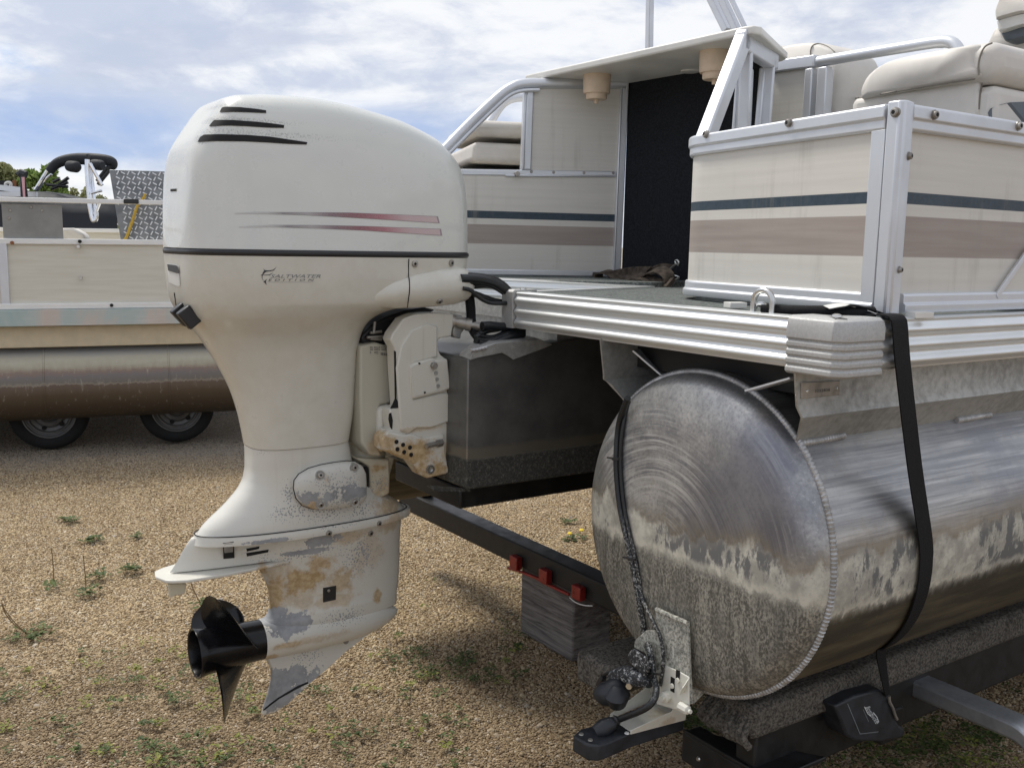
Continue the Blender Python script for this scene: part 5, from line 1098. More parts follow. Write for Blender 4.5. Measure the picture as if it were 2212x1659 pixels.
for a in ((kR(620, 670), kR(700, 830)), (kR(700, 830), kR(770, 890)), (kR(820, 800), kR(900, 900)), (kR(900, 900), kR(945, 1020)), (kR(945, 1020), kR(900, 1015))): lineon(bkl, SBK, a, 1.8, 'printlight', 'emblem_swoosh')
bkl.part('release_lever', G().tube(spline([BP(*kR(*p), 1, .195) for p in [(1190, 430), (1200, 560), (1270, 700), (1320, 850), (1370, 960)]], 5), .0035, 8), M['boltsteel'])

# sensors on the pontoon cap
CAPG = G().lathe((.048, *TC), (1, 0, 0), capp, 96, caps=False); SCP = Surf(CAPG)
son = Thing('sonar_transducer', 'black sonar transducer on a white steel bracket below the grey pontoon cap', 'sonar transducer', (-.1, .42, -.98))
M['brk'] = engine_paint('bracket_white', (.74, .73, .65), rough=.45, grime=.6, tan=[((.11, -.02, .04), (.04, .1, .02), .5)], yellow=(.62, .59, .48))
M['fin'] = carpetmat('speckled_fin_aluminium', (.16, .16, .14), (.58, .57, .50), 130, .15)
finp = [(p[1], p[2]) for p in (BP(*kM(*q), 0, -.028) for q in [(952, 118), (1268, 262), (1280, 620), (1300, 1060), (1180, 1090), (900, 1000), (850, 560), (735, 500), (740, 430), (850, 330), (940, 330)])]
fin_o = son.part('mounting_plate', G().prism(finp, 0, -.030, -.022), M['fin'], bevel=.002)
son.part('weld_bead', bead([BP(*kM(*q), 0, -.031) for q in [(955, 125), (1100, 190), (1262, 262)]], .006, .008), M['fin'], fin_o)
son.part('mounting_plate', G().prism(lu([kM(*q) for q in [(1290, 900), (1440, 940), (1325, 1060), (1300, 1055)]], .33), 1, .33, .335), M['fin'], bevel=.001)
bw = [(p[1], p[2]) for p in (BP(*kM(*q), 0, -.034) for q in [(945, 735), (1050, 678), (1180, 735), (1278, 792), (1280, 1080), (1170, 1120), (960, 1060)])]
brk = son.part('bracket', G().prism(bw, 0, -.036, -.032), M['brk'], bevel=.0015)
TU = -.938
def tl2(pts, u): return [(q[0], q[1]) for q in (BP(x, y, 2, u) for x, y in pts)]
son.part('bracket_floor', G().prism(tl2([kM(*q) for q in [(690, 1335), (555, 1245), (760, 1130), (960, 1010), (1180, 1060), (1240, 1160)]], TU), 2, TU, TU+.003), M['brk'], brk, bevel=.001)
lw = [BP(*kM(*q), 2, TU) for q in [(500, 1210), (910, 1030)]]
son.part('bracket_side', G().loft([[tuple(p+np.array((0, d, h))) for p, h in ((lw[0], 0), (lw[1], 0), (lw[1], .045), (lw[0], .012))] for d in (0, .003)]), M['brk'], brk, bevel=.001)
rw_ = [BP(*kM(*q), 2, TU) for q in [(690, 1340), (1235, 1165)]]; rt_ = BP(*kM(1275, 792), 0, -.034)
son.part('bracket_side', G().loft([[tuple(p+np.array((0, d, h))) for p, h in ((rw_[0], -.004), (rw_[1], -.012), (rt_, -.0), (rt_+np.array((-.02, 0, -.02)), 0), (rw_[1]+np.array((-.045, 0, .02)), 0), (rw_[0], .006))] for d in (0, -.003)]), M['brk'], brk, bevel=.001)
for x, y, r in ((1035, 990, .013), (1250, 1115, .010)):
    p = BP(*kM(x, y), 0, -.045); ax = (-1, -.1, 0) if x < 1200 else (0, -1, 0); son.part('pivot_bolt', G().lathe(p, ax, [(-.02, r), (.004, r), (.006, r*.8), (.007, r*.5), (.013, r*.48)], 8), M['brk'], brk)
for x, y in ((1110, 880), (1165, 825)): son.part('slot_screw', G().lathe(BP(*kM(x, y), 0, -.037), (-1, 0, 0), [(0, .006), (.004, .005)], 10), M['brk'], brk)
for x, y in ((1112, 840), (1112, 895), (1165, 770)): son.part('adjust_slot', G().obox(BP(*kM(x, y), 0, -.0365), ((1, 0, 0), (0, 1, 0), (0, 0, 1)), (.0006, .006, .010)), M['dark'], brk)
body = tl2([kM(*q) for q in [(122, 1370), (200, 1300), (420, 1250), (560, 1245), (760, 1130), (1180, 1080), (1230, 1170), (700, 1340), (470, 1440), (380, 1470), (270, 1462)]], TU-.002)
son.part('transducer_body', G().prism(body, 2, TU-.040, TU-.002), M['buckle'], bevel=.005, seg=3)
cbp = BP(*kM(340, 1340), 2, TU+.002); cdir = BP(*kM(520, 1245), 2, TU+.018)
son.part('cable_boss', G().tube([cbp, cbp*.5+cdir*.5, cdir], [.014, .020, .014], 14), M['buckle'], smooth=60)
son.part('strain_relief', G().tube([cdir, cdir+(cdir-cbp)*.12, cdir+(cdir-cbp)*.2, cdir+(cdir-cbp)*.3], [.014, .011, .014, .010], 12), M['black'])
for x, y in ((208, 1360), (298, 1418), (660, 1350)): son.part('body_screw', G().lathe(BP(*kM(x, y), 2, TU-.001), (0, 0, 1), [(0, .006), (.002, .005)], 10), M['boltsteel'] if x < 600 else M['whiteplastic'])
def crusty():
    m, t = newmat('crusted_black_cable'); o = t.obj(); n = t.noise(o, 190, 6, .7); x, y, z = t.sep(o)
    zone = t.m('MULTIPLY', t.ramp(z, .14, .22), t.ramp(z, .55, .40)); k = t.m('MULTIPLY', t.ramp(n, .50, .60), zone)
    t.out(Base_Color=t.mix(k, (.014, .016, .018), (.40, .40, .38)), Roughness=t.mixf(k, .4, .85), Normal=t.bump(n, .3, .003)); return m
M['crust'] = crusty()
cab = Thing('sensor_cable', 'black sensor cables hanging down the pontoon cap with white water scale on them', 'cable', (-.03, .5, -1.0))
def capline(pts, off): return [SCP.at(x, y, off) if SCP.at(x, y, off) is not None else BP(x, y, 0, -.03) for x, y in pts]
main = [(1356, 860), (1342, 915), (1336, 985), (1338, 1040), (1345, 1100), (1358, 1160), (1372, 1225), (1382, 1280), (1392, 1340), (1399, 1390)]
fv_ = [BP(*kM(*q), 0, v) for q, v in [((872, 480), -.05), ((905, 640), -.055), ((920, 770), -.06), ((950, 900), -.075), ((930, 1010), -.09), ((830, 1110), -.105)]]+[tuple(cdir+(cdir-cbp)*.3)]
cab.part('cable', G().tube(spline(capline(main, .006)+fv_, 6), .0075, 10), M['crust'], smooth=60)
main2 = [(1362, 868), (1350, 920), (1344, 985), (1346, 1040), (1353, 1100), (1366, 1160), (1380, 1225), (1391, 1290), (1410, 1340), (1428, 1380), (1433, 1430), (1426, 1480)]
cab.part('cable', G().tube(spline(capline(main2[:8], .005)+[BP(x, y, 0, -.04) for x, y in main2[8:]], 5), .0045, 8), M['crust'], smooth=60)
for x, y in ((1338, 990), (1372, 1205)):
    c_0 = SCP.at(x, y, .008); cab.part('cable_tie', G().lathe(c_0-np.array((0, 0, .003)), (0, .1, 1), [(0, .012), (.006, .012)], 12), M['black'])
    cab.part('cable_tie', G().bar(c_0, c_0+np.array((-.012, .02, .0)), .005, .003), M['black'])
cab.part('cable_tie', G().bar(BP(*kM(880, 755), 0, -.07), BP(*kM(990, 765), 0, -.07), .006, .004), M['black'])
spd = Thing('speed_sensor', 'small black speed sensor with scuffed mount beside the sonar transducer', 'speed sensor', (-.08, .45, -.86))
def bp7(x, y, v=-.075): return BP(*kM(x, y), 0, v)
def scuff():
    m, t = newmat('scaled_black_plastic'); o = t.obj(); n = t.noise(o, 120, 7, .75, .6); k = t.ramp(n, .52, .62)
    t.out(Base_Color=t.mix(k, (.016, .018, .022), (.48, .49, .50)), Roughness=.6, Normal=t.bump(n, .3, .003)); return m
M['scuff'] = scuff()
spd.part('mount', G().loft([[bp7(*p, v) for p in [(670, 560), (730, 505), (860, 600), (900, 700), (830, 790), (690, 650)]] for v in (-.09, -.045)]), M['scuff'], bevel=.004)
spd.part('arm', G().tube([bp7(530, 800), bp7(640, 760), bp7(760, 800), bp7(880, 830)], [.017, .020, .020, .016], 12), M['scuff'], smooth=60)
spd.part('body', G().tube([bp7(620, 840, -.08), bp7(560, 900, -.09), bp7(500, 960, -.10), bp7(430, 960, -.11), bp7(360, 960, -.115)], [.014, .026, .030, .027, .014], 16), M['buckle'], smooth=60)
spd.part('body_shell', G().tube([bp7(560, 1045, -.09), bp7(560, 960, -.10), bp7(570, 880, -.1)], [.022, .030, .012], 16), M['buckle'], smooth=60)
spd.part('pivot_screw', G().lathe(bp7(682, 880, -.10), (-1, -.6, 0), [(-.008, .007), (.004, .007), (.004, .003)], 12), M['steel'])
spd.part('lead', G().tube(spline([bp7(*p) for p in [(400, 860), (420, 790), (480, 750), (580, 755), (700, 790), (840, 800), (920, 760)]], 5), .0042, 8), M['hose'], smooth=60)
spd.part('lead_boot', G().tube([bp7(395, 870), bp7(412, 820), bp7(430, 785)], [.012, .010, .007], 10), M['black'])

# control cables and steering hoses between motor and boat
hos = Thing('control_cables', 'bundle of black control cables and hoses looping from the motor to the deck', 'cables', (.05, 1.15, -.15))
def hp(pts, a): return [BP(*kO(*p), 1, a+i*da if False else a) for i, p in enumerate(pts) for da in (0,)]
for pts, r, a in (([(200, 150), (300, 140), (480, 150), (700, 175), (900, 230), (1080, 340), (1220, 480), (1400, 640)], .0105, 1.08), ([(200, 190), (300, 190), (480, 195), (700, 225), (900, 285), (1080, 400), (1220, 520), (1380, 680)], .0115, 1.06),
                  ([(200, 250), (320, 255), (520, 265), (760, 295), (950, 370), (1120, 480), (1300, 620)], .0105, 1.07), ([(220, 380), (350, 370), (520, 350), (700, 340), (900, 370), (1040, 440), (1200, 560)], .0075, 1.09),
                  ([(250, 400), (360, 420), (460, 480), (560, 570), (680, 650), (820, 700), (980, 710), (1180, 700)], .0055, 1.05), ([(280, 440), (420, 490), (560, 540), (720, 600), (900, 660), (1180, 690)], .0085, 1.08)):
    hos.part('cable', G().tube(spline([BP(*kO(*p), 1, a) for p in pts], 6), r, 10), M['hose'], smooth=60)
cr = spline([BP(*kO(*p), 1, 1.10) for p in [(330, 380), (365, 520), (390, 680), (405, 850), (410, 1000), (430, 1180), (480, 1300), (560, 1400)]], 14); hos.part('ribbed_hose', G().tube(cr, [.0125+.0016*(i % 2) for i in range(len(cr))], 12), M['rubber'], smooth=30)
for pts, r, a in (([(640, 1180), (800, 1170), (1000, 1190), (1200, 1200), (1500, 1230)], .0125, 1.06), ([(520, 1430), (600, 1340), (760, 1260), (980, 1220), (1200, 1130), (1330, 1000)], .0095, 1.07),
                  ([(510, 1470), (620, 1500), (800, 1500), (1000, 1450), (1250, 1350), (1500, 1280)], .0115, 1.04), ([(560, 1530), (720, 1560), (900, 1540), (1150, 1440), (1500, 1320)], .0115, 1.03), ([(520, 1420), (560, 1380), (700, 1420), (900, 1420), (1100, 1340), (1350, 1270)], .009, 1.06)):
    hos.part('hose', G().tube(spline([BP(*kO(*p), 1, a) for p in pts], 6), r, 10), M['hose'], smooth=60)

# heap of webbing left on the deck
web = Thing('webbing_strap', 'loose heap of dirty brown webbing strap with a hook, on the deck', 'strap', (.75, 1.35, .0))
def wp(x, y, v=.80): return BP(*kP(x, y), 0, v)
def wband(top, bot, v=.80, n=6, dv=0.):
    a, b = spline([wp(*p, v+dv*i) for i, p in enumerate(top)], n), spline([wp(*p, v+dv*i-.004) for i, p in enumerate(bot)], n); k = min(len(a), len(b)); th = np.array((.0035, 0, .001))
    web.part('webbing', G().loft([[a[i], b[i], b[i]+th, a[i]+th] for i in range(k)]), M['brownstrap'], smooth=50)
wband([(130, 385), (190, 320), (270, 290), (450, 290), (690, 296)], [(140, 400), (200, 385), (290, 420), (450, 434), (680, 436)], .84)
lp = [wp(*p) for p in [(1050, 420), (940, 345), (850, 290), (760, 285), (700, 310), (685, 380), (720, 430), (820, 462), (920, 470), (990, 455), (1080, 400), (1200, 350), (1420, 320)]]
web.part('webbing', G().ribbon(spline(lp, 6), (.020, 0, .006), .004), M['brownstrap'], smooth=50)
wband([(830, 285), (1000, 245), (1250, 205), (1560, 195)], [(1000, 400), (1120, 390), (1280, 350), (1440, 300)], .86)
wband([(1560, 200), (1680, 155), (1790, 150), (1900, 165), (1960, 150)], [(1380, 390), (1560, 330), (1700, 290), (1830, 300), (1900, 220)], .87)
lp = [wp(*p, .78) for p in [(1400, 390), (1500, 300), (1600, 262), (1690, 245), (1790, 300), (1845, 370), (1830, 440), (1700, 448), (1580, 450)]]
web.part('webbing', G().ribbon(spline(lp, 6), (.022, 0, .010), .004), M['brownstrap'], smooth=50)
lp = [wp(*p, .77) for p in [(1040, 440), (1180, 400), (1300, 390), (1420, 400), (1540, 440), (1640, 480), (1780, 480), (1880, 470)]]
web.part('webbing', G().ribbon(spline(lp, 6), (.016, 0, .014), .012), M['brownstrap'], smooth=50)
lp = [wp(*p, .76) for p in [(1195, 480), (1230, 420), (1300, 390), (1420, 395), (1500, 440), (1500, 490)]]
web.part('webbing', G().ribbon(spline(lp, 6), (.022, 0, .004), .006), M['brownstrap'], smooth=50)
web.part('hook', G().tube(spline([wp(*p, .85) for p in [(1890, 480), (1890, 440), (2010, 370), (1820, 300), (1930, 180), (1960, 150), (1945, 110), (1980, 92), (2005, 130), (1990, 180)]], 5), .0032, 8), M['steel'])
web.part('buckle', G().lathe(wp(1340, 500, .74), (0, 0, 1), [(0, .012), (.006, .011), (.010, .004)], 10), M['steel'])
web.part('buckle', G().lathe(wp(240, 412, .80), (0, 0, 1), [(0, .012), (.006, .011), (.008, .004)], 10), M['steel'])

# ------------------------------------------------------------------ second pontoon boat on its trailer, left background
ab = rad(70.5); BGF = Frame((-3.344, 6.918, 0), (math.sin(ab), math.cos(ab), 0), (-math.cos(ab), math.sin(ab), 0), (0, 0, 1))
def bq(x, y, v): return BGF.P(x, y, 1, v)
bgb = Thing('pontoon_boat', 'plain cream pontoon boat with faded teal and pink band, behind the outboard motor', 'pontoon boat', (0, 0, 0), BGF)
XL, XR = -3.2, bq(640, 700, -.3)[0]
zt, zb = bq(150, 742, -.2)[2], bq(150, 901, -.05)[2]; rb = .285; zc = zb+rb
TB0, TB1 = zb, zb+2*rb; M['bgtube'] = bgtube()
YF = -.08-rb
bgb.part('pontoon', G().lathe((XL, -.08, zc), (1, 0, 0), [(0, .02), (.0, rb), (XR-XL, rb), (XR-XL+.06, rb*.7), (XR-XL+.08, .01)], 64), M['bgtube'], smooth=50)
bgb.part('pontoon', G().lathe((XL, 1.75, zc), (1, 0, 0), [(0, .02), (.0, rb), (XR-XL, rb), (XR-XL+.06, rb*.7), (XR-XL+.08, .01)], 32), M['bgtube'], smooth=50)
for x in (363, 91): 
    q = bq(x, 800, YF); bgb.part('tube_seam', G().lathe((q[0], -.08, zc), (1, 0, 0), [(0, rb), (.003, rb+.004), (.010, rb+.004), (.013, rb)], 64, caps=False), M['bgtube'])
def band2(nm, ya, yb, yoff, th, mat, x0=XL, x1=XR, xm=200, parent=None, bev=.004):
    za, zb_ = bq(xm, ya, yoff)[2], bq(xm, yb, yoff)[2]; return bgb.part(nm, G().box((x0, yoff, zb_), (x1, yoff+th, za)), M[mat], parent, bevel=bev)
band2('skirt', 703, 748, YF+.06, .02, 'bgskirt'); band2('deck_edge_trim', 668, 703, YF-.01, .05, 'bgfascia'); band2('bottom_rail', 655, 667, YF+.01, .04, 'railw')
band2('side_panel', 528, 657, YF+.04, .01, 'bgpanel'); band2('mid_rail', 517, 529, YF+.02, .04, 'railw'); band2('top_rail', 430, 440, YF+.02, .04, 'railw')
band2('deck', 664, 672, YF+.04, 2.2, 'bgskirt'); band2('far_panel', 498, 660, 1.9, .02, 'bgpanel'); band2('far_rail', 494, 503, 1.88, .04, 'railw')
q0, q1 = bq(-6, 525, YF+.02), bq(15, 662, YF+.02); bgb.part('corner_post', G().box((q0[0], YF+.02, q1[2]), (q0[0]+.055, YF+.05, q0[2])), M['rail'], bevel=.004)
q0, q1 = bq(2, 440, YF+.03), bq(137, 519, YF+.03); bgb.part('infill_panel', G().box((q0[0], YF+.045, q1[2]), (q1[0], YF+.05, q0[2])), plain('grey_infill', (.27, .27, .255), .5, .2, bump=.04), bevel=.001)
for x, y in ((85, 612), (355, 612), (262, 582), (75, 676)): bgb.part('panel_screw', G().lathe(bq(*kD(x, y), YF+.044), (0, -1, 0), [(0, .011), (.004, .008), (.004, .004)], 10), M['boltsteel'])
for x, y, m in ((100, 884, 'logored'), (660, 916, 'steel'), (672, 872, 'dark'), (942, 1411, 'dark'), (680, 1180, 'steel')): bgb.part('screw', G().lathe(bq(*kD(x, y), YF+.005), (0, -1, 0), [(-.02, .013), (.006, .011), (.006, .004)], 10), M[m])
q = bq(1106*.25586, 440, YF+.02); p0, p1 = bq(*kD(1042, 512), YF+.01), bq(*kD(1172, 556), YF+.01); bgb.part('rail_plate', G().box((p0[0], YF+.005, p1[2]), (p1[0], YF+.02, p0[2])), M['black'], bevel=.006)
q0, q1 = bq(142, 500, .5), bq(197, 520, .5); bgb.part('seat', G().loft([[(x, y, z) for x, z in ((q0[0]-.1, q1[2]-.1), (q0[0]-.1, q0[2]+.02), (q0[0]+.06, q0[2]+.025), (q1[0]-.04, q0[2]-.02), (q1[0], q1[2]-.1))] for y in (.4, .45, .9)]), M['vinyl'], bevel=.02)
p0, p1 = bq(236, 367, .15), bq(420, 520, .15)
dpb = Thing('storage_box', 'aluminium diamond plate storage box standing behind the rail of the cream pontoon boat', 'storage box', ((p0[0]+p1[0])/2, .4, bq(200, 664, .2)[2]), BGF)
zlo = bq(200, 655, .2)[2]
bx = dpb.part('body', G().loft([[(p0[0], .15, p0[2]), (p1[0], .15, p0[2]), (p1[0], .65, p0[2]), (p0[0], .65, p0[2])], [(p0[0]+.055, .15, p1[2]), (p1[0], .15, p1[2]), (p1[0], .65, p1[2]), (p0[0]+.055, .65, p1[2])], [(p0[0]+.07, .15, zlo), (p1[0], .15, zlo), (p1[0], .65, zlo), (p0[0]+.07, .65, zlo)]]), M['diamond'], bevel=.004)
tg = G(); P_T = .036; nx, nz_ = int((p1[0]-p0[0])/P_T), int((p0[2]-zlo)/P_T)
for i in range(nx):
    for j in range(nz_):
        x, z = p0[0]+.02+i*P_T, p0[2]-.02-j*P_T
        if x < p0[0]+.02+.075*(p0[2]-z)/max(p0[2]-p1[2], .1): continue
        a = rad(62) if (i+j) % 2 else rad(-28); tg.obox((x, .148, z), ((math.cos(a), 0, math.sin(a)), (0, 1, 0), (-math.sin(a), 0, math.cos(a))), (.0155, .003, .0040))
dpb.part('tread', tg, M['tread'], bx, smooth=0, kind='stuff')
rp = [bq(*kD(*p), .10) for p in [(1225, 470), (1215, 500), (1170, 560), (1150, 600), (1125, 680), (1100, 750), (1070, 830), (1040, 880)]]
single('rope', G().tube(spline(rp, 6), .011, 8), M['rope'], 'frayed yellow rope hanging down the diamond plate box', 'rope', rp[-1], BGF)
bgt = Thing('boat_trailer', 'dark trailer with two visible grey-rimmed wheels under the cream pontoon boat', 'trailer', (.44, .6, 0), BGF)
bgt.part('frame_rail', G().box((-3, .32, .40), (2.6, .40, .50)), M['trailer'], bevel=.005); bgt.part('frame_rail', G().box((-3, 1.3, .40), (2.6, 1.38, .50)), M['trailer'], bevel=.005)
for x in (-2, .43, 2.0): bgt.part('cross_beam', G().box((x, .3, .36), (x+.08, 1.5, .44)), M['trailer'])
bgt.part('axle', G().cyl((0, .05, .272), (0, 1.6, .272), .03), M['trailer']); bgt.part('axle', G().cyl((.875, .05, .272), (.875, 1.6, .272), .03), M['trailer'])
bgt.part('hanger', G().box((.36, .08, .30), (.52, .14, .46)), M['galv'], bevel=.01)
def wheel(x, y):
    tp = [(0, .185), (-.008, .195), (-.012, .22), (-.008, .25), (.01, .266), (.04, .272), (.16, .272), (.19, .266), (.205, .25), (.21, .22), (.205, .195), (.195, .185)]
    wh = bgt.part('wheel', G().lathe((x, y, .272), (0, 1, 0), tp, 48, caps=False), M['tyre'], smooth=50)
    bgt.part('rim', G().lathe((x, y, .272), (0, 1, 0), [(.02, .186), (-.004, .184), (-.004, .176), (.014, .172), (.022, .158), (.010, .152), (.010, .146), (.030, .138), (.038, .115), (.020, .10), (.016, .075), (.030, .055), (.030, .04), (-.008, .036), (-.012, .02), (-.012, .001)], 48, caps=False), M['rim'], wh, smooth=30)
    for k in range(6):
        a = k*PI/3+.2; bgt.part('rim_opening', G().lathe((x+.118*math.cos(a), y+.026, .272+.118*math.sin(a)), (0, -1, 0), [(-.01, .017), (.004, .017), (.004, .001)], 10), M['dark'], wh)
for x in (0, .875):
    wheel(x, 0)
wheel(0, 1.5); wheel(.875, 1.5)

# ------------------------------------------------------------------ covered tow boat with a tower, further back
YT = 11.
def tq_(x, y, v=YT): return WORLD.P(x, y, 1, v)
def ts(x, y, v=YT): return tq_(*kS(x, y), v)
twb = Thing('tow_boat', 'tow boat under a black cover with chrome wakeboard tower in the far left background', 'boat', (-4.5, YT+.6, 0), WORLD)
cv = [(-900, 640), (300, 640), (470, 640), (640, 660), (850, 690), (1050, 745), (1300, 775), (1700, 780), (1960, 800), (2100, 900)]
top_ = [ts(*p) for p in cv]
twb.part('cover', G().loft([[p+np.array((0, 1.1, -.25)) for p in top_], [p+np.array((0, .5, .0)) for p in top_], [p+np.array((0, .1, -.02)) for p in top_], [np.array((p[0], YT-.1, p[2]-.18)) for p in top_], [np.array((p[0]*.995, YT-.15, .62)) for p in top_]], closed=False), M['cover'], smooth=60)
twb.part('hull', G().loft([[(x, YT+dy, z) for x in ((-9.), -6.5, -4.6, -1.6)] for dy, z in ((-.16, .64), (-.12, .55), (.3, .45), (1., .40), (2., .45), (2.4, .64))], closed=False), M['whiteplastic'], smooth=60)  # hull carried low and far right to block sky light behind the cream boat
twb.part('tower_arch', G().tube(spline([ts(*p, YT+.3) for p in [(865, 330), (950, 230), (1050, 165), (1200, 125), (1380, 110), (1560, 115), (1750, 120), (1900, 140), (1975, 180), (1990, 240), (1950, 290)]], 5), list(np.interp(np.arange(51), [0, 25, 40, 50], [.05, .07, .055, .025])), 10), M['cover'], smooth=60)
twb.part('tower_leg', G().tube([ts(625, 655, YT+.3), ts(850, 290, YT+.3)], .024, 8), M['chrome']); twb.part('tower_leg', G().tube([ts(665, 660, YT+.35), ts(800, 460, YT+.35), ts(905, 380, YT+.35)], .014, 8), M['chrome'])
twb.part('tower_leg', G().tube(spline([ts(*p, YT-.3) for p in [(1530, 120), (1535, 400), (1560, 700), (1575, 950), (1620, 1170), (1660, 1195), (1690, 1150), (1690, 1040)]], 5), .026, 10), M['chrome'], smooth=60)
twb.part('tower_leg', G().tube(spline([ts(*p, YT-.25) for p in [(1600, 200), (1620, 500), (1650, 800), (1665, 1020), (1660, 1190)]], 4), .018, 10), M['chrome'], smooth=60)
twb.part('tower_leg', G().tube([ts(1575, 190, YT-.3), ts(1790, 575, YT-.3)], .02, 8), M['chrome']); twb.part('tower_leg', G().tube([ts(1745, 885, YT-.3), ts(1665, 1090, YT-.3)], .018, 8), M['chrome'])
twb.part('tower_leg', G().tube([ts(1600, 715, YT-.35), ts(1790, 665, YT-.35)], .014, 8), M['chrome'])
for p, q in (((1900, 240), (1700, 500)), ((1930, 300), (1720, 560)), ((1960, 190), (1900, 300))): twb.part('tower_brace', G().tube([ts(*p, YT+.3), ts(*q, YT+.3)], .022, 8), M['hose'])
for x, y, r in ((1335, 255, .062), (1760, 225, .058)):
    p = ts(x, y, YT-.05); twb.part('tower_speaker', G().lathe(p+np.array((-.08, 0, .01)), (1, -.5, -.12), [(0, .02), (.0, r*.9), (.04, r), (.12, r), (.15, r*.7), (.155, .01)], 18), M['cover'], smooth=50)
twb.part('mast_light', G().box(ts(1515, 90), ts(1550, 30)+np.array((0, .05, 0))), M['black'])
for p, q in (((810, 560), (1190, 600)), ((930, 520), (1050, 460)), ((1020, 570), (1200, 440)), ((900, 640), (1190, 520))): twb.part('rod_rack', G().tube([ts(*p, YT+.5), ts(*q, YT+.5)], .02, 6), M['black'])
twb.part('windscreen_trim', G().bar(ts(-300, 580, YT-.2), ts(370, 655, YT-.2), .04, .06), M['rail']); twb.part('windscreen_trim', G().bar(ts(-300, 720, YT-.25), ts(650, 735, YT-.25), .04, .05), M['rail'])
twb.part('windscreen_brace', G().tube([ts(-40, 640, YT-.2), ts(60, 700, YT-.2), ts(360, 770, YT-.2)], .018, 6), M['black'])
p = ts(410, 560, YT-.5); twb.part('ski_pylon', G().loft([[tuple(ts(x, y, v)) for x, y in [(345, 400), (440, 390), (495, 780), (360, 780)]] for v in (YT-.5, YT-.42)]), M['black'], bevel=.01)
twb.part('ski_pylon_face', G().loft([[tuple(ts(x, y, v)) for x, y in [(375, 430), (430, 430), (445, 780), (405, 780)]] for v in (YT-.515, YT-.501)]), M['pink']); twb.part('pylon_cap', G().tube([ts(335, 400, YT-.46), ts(380, 365, YT-.46), ts(455, 395, YT-.46)], .045, 8), M['buckle'])
ttr = Thing('boat_trailer', 'dark trailer added under the covered tow boat to block sky light behind the cream pontoon boat', 'trailer', (-4.5, YT+.5, 0), WORLD)  # added trailer, keeps sky light from under the cream boat
ttr.part('frame_rail', G().box((-9, YT+.1, .32), (-2.2, YT+.18, .46)), M['trailer'], bevel=.005)
ttr.part('frame_rail', G().box((-9, YT+1.5, .32), (-2.2, YT+1.58, .46)), M['trailer'], bevel=.005)
ttr.part('fender', G().tube(spline([(-4.9, YT+.0, .35), (-4.8, YT, .62), (-4.4, YT, .72), (-3.4, YT, .72), (-3.0, YT, .62), (-2.9, YT, .35)], 4), .11, 8, flat=.5), M['trailer'])
for x in (-4.4, -3.45):
    wv = ttr.part('wheel', G().lathe((x, YT-.05, .3), (0, 1, 0), [(0, .185), (-.01, .22), (.01, .29), (.04, .3), (.18, .3), (.2, .28), (.2, .19)], 36, caps=False), M['tyre']); ttr.part('rim', G().lathe((x, YT-.05, .3), (0, 1, 0), [(.01, .188), (.03, .16), (.06, .1), (.02, .05), (.02, .001)], 30, caps=False), M['rim'], wv)
sgn_ = Thing('banner', 'small black banner with a white letter and an orange edge beside the tow boat', 'banner', tuple(ts(150, 640, YT+.8)), WORLD)
sgn_.part('cloth', G().loft([[tuple(ts(x, y, v)) for x, y in [(-200, 490), (215, 490), (215, 640), (-200, 640)]] for v in (YT+.8, YT+.82)]), M['cover']); sgn_.part('edge_panel', G().loft([[tuple(ts(x, y, v)) for x, y in [(218, 485), (285, 485), (290, 640), (218, 640)]] for v in (YT+.8, YT+.82)]), M['logored'])
sgn_.part('letter', G().tube(spline([ts(*p, YT+.79) for p in [(110, 600), (105, 550), (150, 525), (190, 550), (188, 600)]], 5), .022, 6), M['whiteplastic'])

# ------------------------------------------------------------------ trees on the horizon
def tree(px, ytop, rx_px, Y, mat, label, n=5200):
    p = groundpt(px, 560); b = np.array((WORLD.P(px, 500, 1, Y)[0], Y, 0.)); top = WORLD.P(px, ytop, 1, Y)[2]; rx = rx_px/FP*Y; h = top
    T = Thing('tree', label, 'tree', b, WORLD, 'trees beyond the boat yard')
    tr_ = G().tube(spline([b, b+(.1, 0, h*.35), b+(.2, 0, h*.6), b+(.15, 0, h*.85)], 4), list(np.linspace(.22, .05, 13)), 8)
    for k in range(7):
        a = rng.uniform(0, 2*PI); z0 = h*rng.uniform(.25, .55); tr_.tube([b+(0, 0, z0), b+(math.cos(a)*rx*.5, math.sin(a)*rx*.4, z0+h*.22)], [.09, .03], 6)
    T.part('trunk', tr_, M['bark'])
    cs = [(rng.uniform(-.75, .75)*rx, rng.uniform(-.6, .6)*rx, h*rng.uniform(.40, .90), rng.uniform(.26, .46)*rx) for _ in range(20)]; vs, fs = [], []
    for i in range(n):
        cx_, cy_, cz_, r = cs[rng.integers(len(cs))]; d = rng.normal(size=3); d /= np.linalg.norm(d); q = b+np.array((cx_, cy_, cz_))+d*r*rng.uniform(.45, 1.08)*np.array((1, 1, .9))
        if q[2] > h*rng.uniform(.96, 1.04): continue
        u = nrm(rng.normal(size=3)); v = nrm(np.cross(u, rng.normal(size=3))); s_ = rng.uniform(.10, .24); o = len(vs); vs += [q-u*s_, q+v*s_*.5, q+u*s_, q-v*s_*.5]; fs.append((o, o+1, o+2, o+3))
    T.part('crown', G().add(vs, fs), M[mat], smooth=0)
tree(-60, 350, 70, 62, 'treeold', 'olive half-bare tree at the far left edge above the cream boat'); tree(28, 347, 42, 64, 'treeold', 'pale olive tree left of the darker green tree on the horizon'); tree(88, 344, 52, 58, 'treeleaf', 'bushy green tree rising behind the wakeboard tower', 6500)
